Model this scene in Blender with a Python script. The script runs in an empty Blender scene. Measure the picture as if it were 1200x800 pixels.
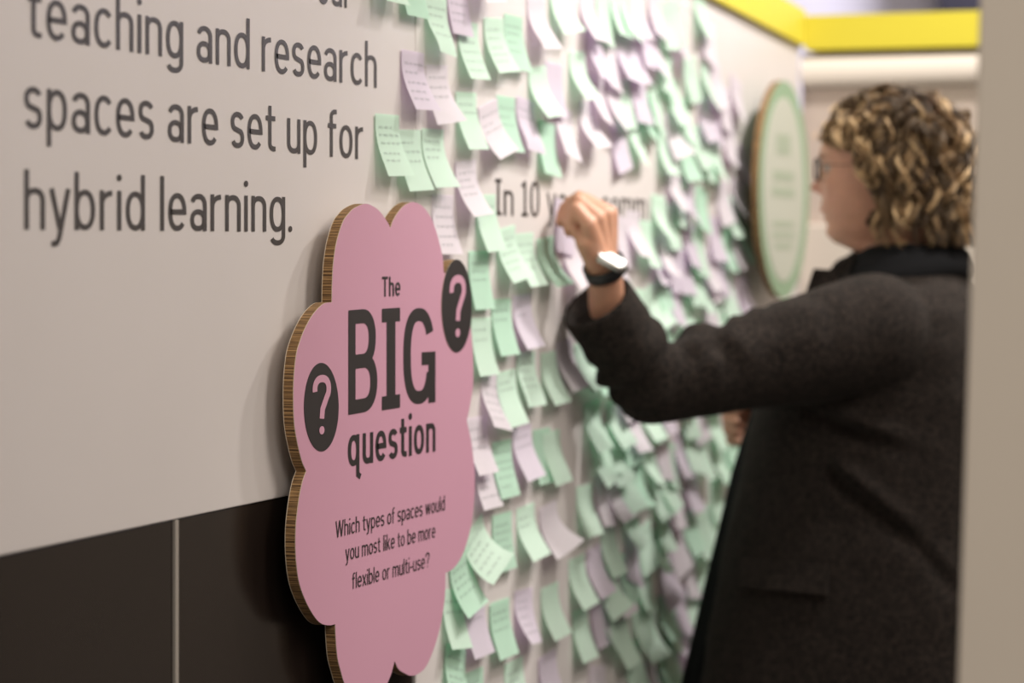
import bpy, bmesh, math, random
import numpy as np
from mathutils import Vector, Matrix, noise
from mathutils.bvhtree import BVHTree
from mathutils.kdtree import KDTree

SC = bpy.context.scene
COL = SC.collection
R = math.radians

# ------------------------------------------------------------------ camera
# The message wall is the plane y = 0 running along +x; the room lies at y < 0.
CAM = Vector((0.0, -1.204, 1.42))
TH = R(18.97)
FPX = 3244.0                      # focal length in pixels of a 1200 px wide frame
HORY = 294.0                      # picture row of the horizon
FWD = Vector((math.cos(TH), math.sin(TH), 0))
RGT = Vector((math.sin(TH), -math.cos(TH), 0))
UP = Vector((0, 0, 1))
cd = bpy.data.cameras.new('camera')
cam = bpy.data.objects.new('camera', cd); COL.objects.link(cam)
cd.sensor_width = 36; cd.lens = FPX * 36 / 1200
cd.shift_y = -(400 - HORY) / 1200
cam.matrix_world = Matrix((
    (RGT.x, UP.x, -FWD.x, CAM.x), (RGT.y, UP.y, -FWD.y, CAM.y), (RGT.z, UP.z, -FWD.z, CAM.z), (0, 0, 0, 1)))
cd.clip_start = 0.05; cd.clip_end = 60
cd.dof.use_dof = True
cd.dof.focus_distance = 2.98
cd.dof.aperture_fstop = 3.6
SC.camera = cam

# ------------------------------------------------------------------ exposure, world, lights
SC.view_settings.view_transform = 'Standard'
SC.view_settings.look = 'None'
SC.view_settings.gamma = 1
SC.view_settings.exposure = 0.0
SC.view_settings.use_curve_mapping = False

w = bpy.data.worlds.new('hall'); SC.world = w; w.use_nodes = True
bgn = w.node_tree.nodes['Background']
bgn.inputs[0].default_value = (1.0, 0.90, 0.80, 1); bgn.inputs[1].default_value = 0.34

def area(name, loc, target, size, power, col, size_y=None):
    l = bpy.data.lights.new(name, 'AREA'); l.energy = power; l.color = col; l.size = size
    if size_y: l.shape = 'RECTANGLE'; l.size_y = size_y
    o = bpy.data.objects.new(name, l); COL.objects.link(o); o.location = loc
    o.rotation_euler = (Vector(target) - Vector(loc)).to_track_quat('-Z', 'Y').to_euler()
    return o

def spot(name, loc, target, power, col, ang, rad, blend=0.6):
    l = bpy.data.lights.new(name, 'SPOT'); l.energy = power; l.color = col
    l.spot_size = R(ang); l.spot_blend = blend; l.shadow_soft_size = rad
    o = bpy.data.objects.new(name, l); COL.objects.link(o); o.location = loc
    o.rotation_euler = (Vector(target) - Vector(loc)).to_track_quat('-Z', 'Y').to_euler()
    return o

spot('track_spot_light', (3.75, -1.15, 2.75), (3.65, 0.0, 0.7), 75, (1, 0.95, 0.89), 64, 0.09, 0.8)
spot('track_spot_light', (4.55, -0.95, 2.95), (4.5, 0.0, 1.6), 172, (1, 0.95, 0.89), 120, 0.09, 0.9)
area('added_fill_light', (2.6, -2.4, 3.3), (4.0, -0.4, 1.3), 1.2, 48, (1, 0.91, 0.80))  # unseen fill, added to brighten the person
area('added_fill_light', (8.0, -1.2, 3.2), (9.4, -1.0, 2.2), 1.0, 220, (0.95, 0.93, 1.0))  # unseen fill, added to brighten the lilac far wall
area('added_fill_light', (-0.6, -2.4, 3.2), (2.2, -1.6, 1.3), 1.4, 55, (1, 0.92, 0.82))  # unseen fill behind the camera, added for the near partition and the person

# ------------------------------------------------------------------ geometry of the view, used for measuring
def ray(px, py):
    return FWD + RGT * ((px - 600) / FPX) + UP * ((HORY - py) / FPX)
def W(px, py, o=0.0):            # point on the plane y = -o
    d = ray(px, py); t = (-o - CAM.y) / d.y
    return CAM + d * t
def Q(px, py, x):                # point on the plane x = const
    d = ray(px, py); t = (x - CAM.x) / d.x
    return CAM + d * t
def Z(px, py, z):                # point at depth z
    return CAM + ray(px, py) * z

# ------------------------------------------------------------------ materials
def mat(name, col, rough=0.6, metal=0.0, spec=0.5, noise_amt=0.0, noise_scale=8.0, bump=0.0, bump_scale=200.0, sheen=0.0, coat=0.0):
    m = bpy.data.materials.new(name); m.use_nodes = True
    nt = m.node_tree; b = nt.nodes['Principled BSDF']
    b.inputs['Base Color'].default_value = (*col, 1); b.inputs['Roughness'].default_value = rough
    b.inputs['Metallic'].default_value = metal; b.inputs['Specular IOR Level'].default_value = spec
    if sheen: b.inputs['Sheen Weight'].default_value = sheen
    if coat: b.inputs['Coat Weight'].default_value = coat
    tc = nt.nodes.new('ShaderNodeTexCoord')
    if noise_amt or True:
        n = nt.nodes.new('ShaderNodeTexNoise'); n.inputs['Scale'].default_value = noise_scale; n.inputs['Detail'].default_value = 5
        nt.links.new(tc.outputs['Object'], n.inputs['Vector'])
        mx = nt.nodes.new('ShaderNodeMix'); mx.data_type = 'RGBA'
        a = noise_amt or 0.02
        mx.inputs['A'].default_value = (*[c * (1 - a) for c in col], 1)
        mx.inputs['B'].default_value = (*[min(1, c * (1 + a)) for c in col], 1)
        nt.links.new(n.outputs['Fac'], mx.inputs['Factor']); nt.links.new(mx.outputs['Result'], b.inputs['Base Color'])
    if bump:
        n2 = nt.nodes.new('ShaderNodeTexNoise'); n2.inputs['Scale'].default_value = bump_scale; n2.inputs['Detail'].default_value = 3
        nt.links.new(tc.outputs['Object'], n2.inputs['Vector'])
        bp = nt.nodes.new('ShaderNodeBump'); bp.inputs['Strength'].default_value = bump; bp.inputs['Distance'].default_value = 0.002
        nt.links.new(n2.outputs['Fac'], bp.inputs['Height']); nt.links.new(bp.outputs['Normal'], b.inputs['Normal'])
    return m

M = {}
M['board'] = mat('white_board', (0.60, 0.555, 0.545), 0.55, bump=0.05, bump_scale=60)
M['dark_panel'] = mat('dark_laminate', (0.013, 0.0085, 0.007), 0.24, spec=0.22, noise_amt=0.2, noise_scale=3)
M['joint'] = mat('aluminium_joint', (0.42, 0.38, 0.34), 0.45, 0.4)
M['ink'] = mat('dark_vinyl', (0.040, 0.033, 0.031), 0.5)
M['black_ink'] = mat('black_print', (0.018, 0.014, 0.015), 0.5)
M['pink'] = mat('pink_print', (0.53, 0.275, 0.37), 0.5, noise_amt=0.015, noise_scale=6, bump=0.04, bump_scale=90)
M['post'] = mat('painted_partition', (0.62, 0.55, 0.47), 0.7)
M['yellow'] = mat('yellow_fascia', (0.60, 0.51, 0.035), 0.75)
M['cream'] = mat('cream_valance', (0.60, 0.535, 0.47), 0.9)
M['taupe'] = mat('taupe_panel', (0.47, 0.39, 0.34), 0.7)
M['lilac_wall'] = mat('lilac_far_wall', (0.70, 0.67, 0.78), 0.7)
M['floor'] = mat('floor_carpet', (0.12, 0.11, 0.105), 0.9, noise_amt=0.3, noise_scale=60, bump=0.4)
M['ceil'] = mat('ceiling_grey', (0.35, 0.33, 0.31), 0.9)
M['black_box'] = mat('black_plastic', (0.02, 0.018, 0.03), 0.5)
M['green_ring'] = mat('green_print', (0.24, 0.34, 0.22), 0.8)
M['cream_print'] = mat('pale_print', (0.44, 0.445, 0.38), 0.8)
M['grey_print'] = mat('grey_green_print', (0.33, 0.38, 0.29), 0.55)
M['frame'] = mat('glasses_frame', (0.02, 0.015, 0.012), 0.3)
M['scarf'] = mat('black_knit', (0.006, 0.006, 0.007), 0.95, spec=0.2, bump=0.5, bump_scale=300)
M['dress'] = mat('black_fabric', (0.004, 0.004, 0.005), 0.95, spec=0.15, bump=0.2, bump_scale=400)
M['trouser'] = mat('dark_trousers', (0.02, 0.02, 0.025), 0.8)
M['shoe'] = mat('black_leather', (0.01, 0.01, 0.01), 0.4)
M['strap'] = mat('watch_strap', (0.012, 0.012, 0.013), 0.45)
M['steel'] = mat('watch_case', (0.55, 0.53, 0.5), 0.3, 0.9)
M['pen'] = mat('pen_barrel', (0.015, 0.012, 0.012), 0.35)
M['eye'] = mat('eyeball', (0.38, 0.33, 0.30), 0.4)
M['iris'] = mat('iris', (0.10, 0.06, 0.03), 0.2)
M['button'] = mat('coat_button', (0.012, 0.011, 0.010), 0.35)

def cardboard():
    m = bpy.data.materials.new('honeycomb_edge'); m.use_nodes = True
    nt = m.node_tree; b = nt.nodes['Principled BSDF']; b.inputs['Roughness'].default_value = 0.85
    uv = nt.nodes.new('ShaderNodeUVMap'); uv.uv_map = 'edge'
    sp = nt.nodes.new('ShaderNodeSeparateXYZ'); nt.links.new(uv.outputs[0], sp.inputs[0])
    cb = nt.nodes.new('ShaderNodeCombineXYZ')
    mul = nt.nodes.new('ShaderNodeMath'); mul.operation = 'MULTIPLY'; mul.inputs[1].default_value = 0.02
    nt.links.new(sp.outputs['X'], cb.inputs['X']); nt.links.new(sp.outputs['Y'], mul.inputs[0]); nt.links.new(mul.outputs[0], cb.inputs['Y'])
    n = nt.nodes.new('ShaderNodeTexNoise'); n.inputs['Scale'].default_value = 460; n.inputs['Detail'].default_value = 1.5
    nt.links.new(cb.outputs[0], n.inputs['Vector'])
    r = nt.nodes.new('ShaderNodeValToRGB'); nt.links.new(n.outputs['Fac'], r.inputs['Fac'])
    e = r.color_ramp.elements
    e[0].position = 0.38; e[0].color = (0.07, 0.034, 0.012, 1); e[1].position = 0.60; e[1].color = (0.36, 0.21, 0.085, 1)
    mid = e.new(0.50); mid.color = (0.20, 0.11, 0.042, 1)
    nt.links.new(r.outputs['Color'], b.inputs['Base Color'])
    bp = nt.nodes.new('ShaderNodeBump'); bp.inputs['Strength'].default_value = 0.8; bp.inputs['Distance'].default_value = 0.002
    nt.links.new(n.outputs['Fac'], bp.inputs['Height']); nt.links.new(bp.outputs['Normal'], b.inputs['Normal'])
    return m
M['cardboard'] = cardboard()
M['liner'] = mat('paper_liner', (0.60, 0.50, 0.38), 0.8)

def paper(name, col, tcol):
    m = bpy.data.materials.new(name); m.use_nodes = True
    nt = m.node_tree; nt.nodes.remove(nt.nodes['Principled BSDF']); out = nt.nodes['Material Output']
    d = nt.nodes.new('ShaderNodeBsdfDiffuse'); t = nt.nodes.new('ShaderNodeBsdfTranslucent')
    t.inputs['Color'].default_value = (*tcol, 1)
    tc = nt.nodes.new('ShaderNodeTexCoord'); n = nt.nodes.new('ShaderNodeTexNoise'); n.inputs['Scale'].default_value = 40
    nt.links.new(tc.outputs['Object'], n.inputs['Vector'])
    mx = nt.nodes.new('ShaderNodeMix'); mx.data_type = 'RGBA'
    mx.inputs['A'].default_value = (*[c * 0.97 for c in col], 1); mx.inputs['B'].default_value = (*[min(1, c * 1.03) for c in col], 1)
    nt.links.new(n.outputs['Fac'], mx.inputs['Factor']); nt.links.new(mx.outputs['Result'], d.inputs['Color'])
    ms = nt.nodes.new('ShaderNodeMixShader'); ms.inputs[0].default_value = 0.38
    nt.links.new(d.outputs[0], ms.inputs[1]); nt.links.new(t.outputs[0], ms.inputs[2]); nt.links.new(ms.outputs[0], out.inputs['Surface'])
    return m
M['green_note'] = paper('mint_paper', (0.72, 0.88, 0.77), (0.42, 0.74, 0.54))
M['green_note2'] = paper('deeper_mint_paper', (0.60, 0.82, 0.68), (0.33, 0.66, 0.46))
M['lilac_note'] = paper('lilac_paper', (0.76, 0.69, 0.78), (0.56, 0.44, 0.62))
M['lilac_note2'] = paper('pale_lilac_paper', (0.82, 0.77, 0.81), (0.62, 0.50, 0.66))
M['pencil'] = mat('note_ink', (0.16, 0.19, 0.19), 0.7)

def attr_mat(name, rough, sheen=0.0, bump=0.0, bscale=300, sss=0.0, spec=0.5):
    m = bpy.data.materials.new(name); m.use_nodes = True
    nt = m.node_tree; b = nt.nodes['Principled BSDF']; b.inputs['Roughness'].default_value = rough
    b.inputs['Specular IOR Level'].default_value = spec
    a = nt.nodes.new('ShaderNodeVertexColor'); a.layer_name = 'tint'
    tc = nt.nodes.new('ShaderNodeTexCoord'); n = nt.nodes.new('ShaderNodeTexNoise'); n.inputs['Scale'].default_value = 60; n.inputs['Detail'].default_value = 4
    nt.links.new(tc.outputs['Object'], n.inputs['Vector'])
    mr = nt.nodes.new('ShaderNodeMapRange'); mr.inputs['To Min'].default_value = 0.86; mr.inputs['To Max'].default_value = 1.12
    nt.links.new(n.outputs['Fac'], mr.inputs['Value'])
    mx = nt.nodes.new('ShaderNodeVectorMath'); mx.operation = 'SCALE'
    nt.links.new(a.outputs['Color'], mx.inputs[0]); nt.links.new(mr.outputs[0], mx.inputs['Scale'])
    nt.links.new(mx.outputs[0], b.inputs['Base Color'])
    if sss:
        b.inputs['Subsurface Weight'].default_value = sss; b.inputs['Subsurface Radius'].default_value = (0.01, 0.004, 0.002); b.inputs['Subsurface Scale'].default_value = 0.5
    if bump:
        n2 = nt.nodes.new('ShaderNodeTexNoise'); n2.inputs['Scale'].default_value = bscale
        nt.links.new(tc.outputs['Object'], n2.inputs['Vector'])
        bp = nt.nodes.new('ShaderNodeBump'); bp.inputs['Strength'].default_value = bump; bp.inputs['Distance'].default_value = 0.002
        nt.links.new(n2.outputs['Fac'], bp.inputs['Height']); nt.links.new(bp.outputs['Normal'], b.inputs['Normal'])
    return m
M['skin'] = attr_mat('skin', 0.5, bump=0.1, bscale=250, sss=0.15)
M['hair'] = attr_mat('curly_hair', 0.6, spec=0.3)

def wool():
    m = bpy.data.materials.new('charcoal_wool'); m.use_nodes = True
    nt = m.node_tree; b = nt.nodes['Principled BSDF']; b.inputs['Roughness'].default_value = 0.95
    b.inputs['Sheen Weight'].default_value = 0.03; b.inputs['Sheen Roughness'].default_value = 0.6
    b.inputs['Sheen Tint'].default_value = (0.8, 0.72, 0.65, 1); b.inputs['Specular IOR Level'].default_value = 0.15
    tc = nt.nodes.new('ShaderNodeTexCoord')
    n = nt.nodes.new('ShaderNodeTexNoise'); n.inputs['Scale'].default_value = 190; n.inputs['Detail'].default_value = 4; n.inputs['Roughness'].default_value = 0.7
    nt.links.new(tc.outputs['Object'], n.inputs['Vector'])
    r = nt.nodes.new('ShaderNodeValToRGB'); e = r.color_ramp.elements
    e[0].position = 0.38; e[0].color = (0.003, 0.0026, 0.0024, 1); e[1].position = 0.70; e[1].color = (0.037, 0.027, 0.022, 1)
    nt.links.new(n.outputs['Fac'], r.inputs['Fac']); nt.links.new(r.outputs['Color'], b.inputs['Base Color'])
    bp = nt.nodes.new('ShaderNodeBump'); bp.inputs['Strength'].default_value = 0.6; bp.inputs['Distance'].default_value = 0.003
    nt.links.new(n.outputs['Fac'], bp.inputs['Height']); nt.links.new(bp.outputs['Normal'], b.inputs['Normal'])
    return m
M['wool'] = wool()

def screen():
    m = bpy.data.materials.new('watch_screen_glare'); m.use_nodes = True
    b = m.node_tree.nodes['Principled BSDF']; b.inputs['Base Color'].default_value = (0.8, 0.8, 0.8, 1); b.inputs['Roughness'].default_value = 0.1
    b.inputs['Emission Color'].default_value = (1, 1, 0.97, 1); b.inputs['Emission Strength'].default_value = 1.3  # emission stands in for the white reflection on the watch glass
    return m
M['screen'] = screen()

# ------------------------------------------------------------------ object helpers
def link(name, me, material=None, parent=None):
    o = bpy.data.objects.new(name, me); COL.objects.link(o)
    if material is not None:
        for mm in (material if isinstance(material, (list, tuple)) else [material]): me.materials.append(mm)
    if parent is not None: o.parent = parent
    return o
def mesh(name, verts, faces, smooth=False):
    me = bpy.data.meshes.new(name); me.from_pydata([tuple(v) for v in verts], [], faces); me.update()
    if smooth: me.polygons.foreach_set('use_smooth', [True] * len(me.polygons))
    return me
def tag(o, label, cat, group=None, kind=None):
    if label: o['label'] = label
    if cat: o['category'] = cat
    if group: o['group'] = group
    if kind: o['kind'] = kind
    return o
def empty(name, loc):
    o = bpy.data.objects.new(name, None); COL.objects.link(o); o.location = loc; o.empty_display_size = 0.1; return o
def box_mesh(x0, x1, y0, y1, z0, z1, bev=0.0):
    bm = bmesh.new(); bmesh.ops.create_cube(bm, size=1)
    for v in bm.verts:
        v.co = Vector(((x0 + x1) / 2 + v.co.x * (x1 - x0), (y0 + y1) / 2 + v.co.y * (y1 - y0), (z0 + z1) / 2 + v.co.z * (z1 - z0)))
    if bev: bmesh.ops.bevel(bm, geom=list(bm.edges), offset=bev, segments=2, affect='EDGES', profile=0.5)
    me = bpy.data.meshes.new('box'); bm.to_mesh(me); bm.free(); return me
def box(name, b, m, parent=None, bev=0.0, kind=None):
    o = link(name, box_mesh(*b, bev), m, parent)
    if kind: o['kind'] = kind
    return o

def prism_xz(pts, y_back, y_front, name):      # outline in x,z extruded in y; returns mesh with edge uv, mats 0 face 1 edge
    n = len(pts); vs = []; fs = []; uvs = []; mi = []
    for yy in (y_front, y_back):
        for p in pts: vs.append((p[0], yy, p[1]))
    fs.append(list(range(n))); uvs.append([(0, 0)] * n); mi.append(0)
    fs.append(list(range(2 * n - 1, n - 1, -1))); uvs.append([(0, 0)] * n); mi.append(0)
    s = [0]
    for i in range(n):
        a = pts[i]; b = pts[(i + 1) % n]; s.append(s[-1] + math.hypot(a[0] - b[0], a[1] - b[1]))
    T = y_back - y_front
    for i in range(n):
        j = (i + 1) % n
        fs.append([i, j, n + j, n + i]); uvs.append([(s[i], 0), (s[i + 1], 0), (s[i + 1], T), (s[i], T)]); mi.append(1)
    me = bpy.data.meshes.new(name); me.from_pydata(vs, [], fs)
    ul = me.uv_layers.new(name='edge'); k = 0
    for u in uvs:
        for c in u: ul.data[k].uv = c; k += 1
    me.polygons.foreach_set('material_index', mi)
    bm = bmesh.new(); bm.from_mesh(me); bmesh.ops.recalc_face_normals(bm, faces=bm.faces); bm.to_mesh(me); bm.free()
    return me


# own condensed grotesque: every letter is a set of pen strokes (cap height 1, x-height XH)
XH = 0.70
def E(cx, cy, rx, ry, a0, a1, n=18, p=0.88):
    out = []
    for k in range(n + 1):
        a = R(a0 + (a1 - a0) * k / n); c, s_ = math.cos(a), math.sin(a)
        out.append((cx + rx * math.copysign(abs(c) ** p, c), cy + ry * math.copysign(abs(s_) ** p, s_)))
    return out
def glyph(ch, s):
    """returns (width, strokes, dots)"""
    h = s / 2; b = 0.47; cx = b / 2; rx = cx - h; cy = XH / 2; ry = XH / 2 - h
    bowl = E(cx, cy, rx, ry, 0, 360, 36)
    def arch(x0, w): return [(x0 + h, XH - 0.22)] + E(x0 + w / 2, XH - 0.22, w / 2 - h, 0.22 - h, 180, 0) + [(x0 + w - h, 0)]
    if ch == ' ': return 0.21, [], []
    if ch == 'o': return b, [bowl], []
    if ch == 'n': return .44, [[(h, 0), (h, XH)], arch(0, .44)], []
    if ch == 'm': return .72, [[(h, 0), (h, XH)], arch(0, .36 + h), arch(.36 - h, .36 + h)], []
    if ch == 'h': return .44, [[(h, 0), (h, 1)], arch(0, .44)], []
    if ch == 'u': return .44, [[(.44 - h, 0), (.44 - h, XH)], [(h, XH)] + E(.22, .22, .22 - h, .22 - h, 180, 360)], []
    if ch == 'r': return .30, [[(h, 0), (h, XH)], E(.30, XH - .26, .30 - h, .26 - h, 180, 92)], []
    if ch == 'l': return s, [[(h, 0), (h, 1)]], []
    if ch == 'i': return s, [[(h, 0), (h, XH)]], [(h, .93, h * 1.25)]
    if ch == 'd': return b, [bowl, [(b - h, 0), (b - h, 1)]], []
    if ch == 'b': return b, [bowl, [(h, 0), (h, 1)]], []
    if ch == 'p': return b, [bowl, [(h, -.27), (h, XH)]], []
    if ch == 'q': return b + .04, [bowl, [(b - h, XH), (b - h, -.20), (b + .05, -.27)]], []
    if ch == 'g': return b, [bowl, [(b - h, XH), (b - h, -.06)] + E(cx, -.06, rx, .21 - h, 0, -155)], []
    if ch == 'a': return .44, [[(.44 - h, 0), (.44 - h, XH - .22)] + E(.22, XH - .22, .22 - h, .22 - h, 0, 160), E(.22 - .01, .205, .21 - h, .205 - h, 0, 360, 30)], []
    if ch == 'c': return .43, [E(cx, cy, rx, ry, 42, 318, 30)], []
    if ch == 'e': return b, [[(h, cy), (b - h, cy)] + E(cx, cy, rx, ry, 0, 318, 30)], []
    if ch == 's':
        t = (XH / 2 - h) / 2; r_ = .20 - h
        return .40, [E(.20, XH - h - t, r_, t, 25, 235, 18) + [(.20 + .03, XH / 2 - .01)] + E(.20, h + t, r_, t, 50, -155, 18)], []
    if ch == 't': return .31, [[(.13, .90), (.13, .16)] + E(.26, .16, .13, .16 - h, 180, 268, 8) + [(.31, h)], [(0, XH - h), (.30, XH - h)]], []
    if ch == 'f': return .31, [[(.12, 0), (.12, .84)] + E(.26, .84, .14, .16 - h, 180, 92, 8) + [(.31, 1 - h)], [(0, XH - h), (.29, XH - h)]], []
    if ch == 'k': return .42, [[(h, 0), (h, 1)], [(h, .24), (.37, XH)], [(.15, .38), (.39, 0)]], []
    if ch == 'w': return .66, [[(.04, XH), (.18, 0)], [(.18, 0), (.33, XH)], [(.33, XH), (.48, 0)], [(.48, 0), (.62, XH)]], []
    if ch == 'x': return .42, [[(.03, XH), (.39, 0)], [(.03, 0), (.39, XH)]], []
    if ch == 'y': return .43, [[(.03, XH), (.215, .02)], [(.40, XH), (.20, -.13), (.15, -.22), (.03, -.24)]], []
    if ch == 'W': return .86, [[(.04, 1), (.23, 0)], [(.23, 0), (.43, 1)], [(.43, 1), (.63, 0)], [(.63, 0), (.82, 1)]], []
    if ch == 'T': return .50, [[(.25, 0), (.25, 1)], [(0, 1 - h), (.5, 1 - h)]], []
    if ch == 'I': return .28, [[(.14, 0), (.14, 1)], [(0, 1 - h), (.28, 1 - h)], [(0, h), (.28, h)]], []
    if ch == '1': return .30, [[(.16, 0), (.16, 1)], [(.16, 1 - h), (0, .84)], [(0, h), (.30, h)]], []
    if ch == '0': return .44, [E(.22, .5, .22 - h, .5 - h, 0, 360, 40, .75)], []
    if ch == 'B':
        t1, t2 = (.5 - h) / 2 , (.5 - h) / 2
        return .56, [[(h, 0), (h, 1)], [(h, 1 - h), (.27, 1 - h)] + E(.27, 1 - h - t1, .26 - h, t1, 90, -90, 16) + [(h, .5)],
                     [(h, .5), (.29, .5)] + E(.29, h + t2, .27 - h, t2, 90, -90, 16) + [(h, h)]], []
    if ch == 'G': return .60, [E(.29, .5, .29 - h, .5 - h, 28, 340, 36, .8), [(.60 - h, 0), (.60 - h, .50)], [(.34, .47), (.60, .47)]], []
    if ch == '?': return .50, [E(.25, .76, .25 - h, .24 - h, 190, -42, 26) + [(.25 + h * .3, .42), (.25, .26)]], [(.25, .065, s * .56)]
    if ch == '.': return s * 1.1, [], [(s * .55, s * .58, s * .62)]
    if ch == '-': return .26, [[(0, .33), (.26, .33)]], []
    return .4, [], []
def text_shapes(body, s, gap):
    """polygons of the whole word, x from 0"""
    polys = []; ids = []; x = 0; sid = 0
    for ch in body:
        wd, st, dots = glyph(ch, s)
        for path in st:
            P = [Vector((p[0] + x, p[1])) for p in path]
            Q_ = [P[0]]
            for p in P[1:]:
                if (p - Q_[-1]).length > 1e-5: Q_.append(p)
            P = Q_; m_ = len(P); closed = m_ > 8 and (P[0] - P[-1]).length < 1e-3
            if closed: P = P[:-1]; m_ -= 1
            Ls = []; Rs = []
            for i, p in enumerate(P):
                if closed: a = (p - P[i - 1]).normalized(); c = (P[(i + 1) % m_] - p).normalized()
                else:
                    a = (p - P[i - 1]).normalized() if i > 0 else (P[1] - p).normalized(); c = (P[i + 1] - p).normalized() if i < m_ - 1 else a
                t = (a + c).normalized(); nn = Vector((-t.y, t.x)); k = min(1.6, 1 / max(.4, nn.dot(Vector((-a.y, a.x)))))
                Ls.append(p + nn * s / 2 * k); Rs.append(p - nn * s / 2 * k)
            rg_ = range(m_ if closed else m_ - 1); sid += 1
            for i in rg_:
                j = (i + 1) % m_; polys.append([Ls[i], Rs[i], Rs[j], Ls[j]]); ids.append(sid)
        for (dx, dy, r) in dots:
            polys.append([Vector((dx + x + r * math.cos(2 * math.pi * k / 18), dy + r * math.sin(2 * math.pi * k / 18))) for k in range(18)]); ids.append(sid + 1)
        x += wd + (gap if ch != ' ' else gap * 0.6)
    return polys, ids
def wall_text(name, body, L, Rr, cap_px, o, m, parent, weight=0.098, thick=0.0006, gap=0.11):
    """flat lettering on the plane y=-o; L, Rr: picture positions of the baseline ends, cap_px: cap height at the left end."""
    a = W(*L, o); b = W(*Rr, o); za = (a - CAM).dot(FWD); cap = cap_px * za / FPX
    polys, ids = text_shapes(body, weight, gap)
    xs_ = [p.x for q in polys for p in q]; x0, x1 = min(xs_), max(xs_); sx = (b.x - a.x) / (x1 - x0); sl_ = (b.z - a.z) / (b.x - a.x)
    vs = []; fs = []
    for (q, sid) in zip(polys, ids):
        b0 = len(vs)
        for p in q:
            u = (p.x - x0) * sx; vs.append((a.x + u, -o - thick - 0.00003 * (sid % 5), a.z + p.y * cap + sl_ * u))
        fs.append(tuple(range(b0, b0 + len(q))))
    return link(name, mesh(name, vs, fs), m, parent)

# ------------------------------------------------------------------ the setting
CX = W(937, 54).x                 # x of the far corner
zc = lambda px, py: W(px, py).z
SPLIT_X = W(487, 700).x           # dark cladding ends here
PZ = W(170, 616).z                # lower edge of the printed panel
TOPZ = 1.42 + 0.392
wall = link('wall_left', box_mesh(0.9, CX, 0.012, 0.11, 0.0, TOPZ), M['board']); wall['kind'] = 'structure'
box('upper_panel', (0.9, SPLIT_X - 0.001, 0.0, 0.012, PZ, TOPZ), M['board'], wall, 0.0015)
box('note_panel', (SPLIT_X + 0.001, CX, 0.0, 0.012, 0.08, TOPZ + 0.0), M['board'], wall, 0.0015)
jx = W(208, 700).x
xs = [0.9, jx, jx + 1.6]
for a, b in ((0.9, jx - 0.004), (jx + 0.004, SPLIT_X - 0.002)):
    box('dark_panel', (a, b, 0.003, 0.012, 0.08, PZ - 0.001), M['dark_panel'], wall, 0.001)
box('joint_strip', (jx - 0.0035, jx + 0.0035, 0.0, 0.012, 0.08, PZ - 0.001), M['joint'], wall, 0.0008)
fl = link('floor', box_mesh(-2.5, 11, -6, 4, -0.05, 0.0), M['floor']); fl['kind'] = 'structure'
bl = box('baseboard_left', (0.9, CX, -0.008, 0.012, 0.0, 0.079), M['dark_panel'], None, 0.002, 'structure')
# yellow fascia along the top of the wall and round the corner
p1 = W(800, -17); p2 = W(937, 54); t2 = W(944, 16)
y_low0, y_low1 = W(833, 0).z, W(937, 54).z
xa = W(833, 0).x
sl = (y_low1 - y_low0) / (CX - xa)
vs = []; xL = 0.9
hz = lambda x: y_low1 + sl * (x - CX) * (1 if x > xa - 0.6 else 1)
xk = xa - 0.5
zz = [(xL, hz(xk)), (xk, hz(xk)), (CX, hz(CX))]
verts = []; 
for (x, z) in zz:
    for (yy, dz) in ((-0.012, 0), (-0.012, 0.068), (0.11, 0.068), (0.11, 0)): verts.append((x, yy, z + dz))
faces = []
for k in range(2):
    for i in range(4):
        j = (i + 1) % 4; faces.append((4 * k + i, 4 * k + j, 4 * k + 4 + j, 4 * k + 4 + i))
faces += [(0, 3, 2, 1), (8, 9, 10, 11)]
yo = link('trim_1', mesh('yellow_fascia', verts, faces), M['yellow']); yo['kind'] = 'structure'
# filler strip of white board between wall top and fascia on the left
wt = link('wall_top', mesh('wall_top', [(xL, 0, TOPZ + 0.0002), (xk, 0, TOPZ + 0.0002), (CX, 0, TOPZ + 0.0002), (xL, 0, hz(xk)), (xk, 0, hz(xk)), (CX, 0, hz(CX)),
     (xL, 0.1, TOPZ + 0.0002), (xk, 0.1, TOPZ + 0.0002), (CX, 0.1, TOPZ + 0.0002), (xL, 0.1, hz(xk)), (xk, 0.1, hz(xk)), (CX, 0.1, hz(CX))],
     [(0, 1, 4, 3), (1, 2, 5, 4), (6, 9, 10, 7), (7, 10, 11, 8), (3, 4, 10, 9), (4, 5, 11, 10), (0, 3, 9, 6), (2, 8, 11, 5)]), M['board'], wall)

# end wall, square to the message wall
def EX(px, py): return Q(px, py, CX)
ey1 = -2.6
ze = lambda py: EX(1040, py).z
endw = box('wall_end', (CX + 0.02, CX + 0.10, ey1, 0.0, 0.0, ze(60)), M['taupe'], None, 0, 'structure')
box('trim_2', (CX - 0.01, CX + 0.11, ey1, -0.0125, ze(57), ze(16)), M['yellow'], None, 0.001, 'structure')
# cream rounded valance under the fascia
pv = []; nseg = 14
za_, zb_ = ze(62), ze(101)
for i in range(nseg + 1):
    a = math.pi * i / nseg
    pv.append((CX + 0.02 - 0.030 * math.sin(a), (za_ + zb_) / 2 + (za_ - zb_) / 2 * math.cos(a)))
vv = []; ff = []
for yy in (ey1, -0.004):
    for p in pv: vv.append((p[0], yy, p[1]))
nn = len(pv)
for i in range(nn - 1): ff.append((i, i + 1, nn + i + 1, nn + i))
ff.append(tuple(range(nn))); ff.append(tuple(range(2 * nn - 1, nn - 1, -1)))
va = link('trim_3', mesh('valance', vv, ff, True), M['cream']); va['kind'] = 'structure'
box('lower_panel', (CX - 0.012, CX + 0.02, ey1, -0.001, 0.05, ze(262)), M['cream'], endw, 0.004)
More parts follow.
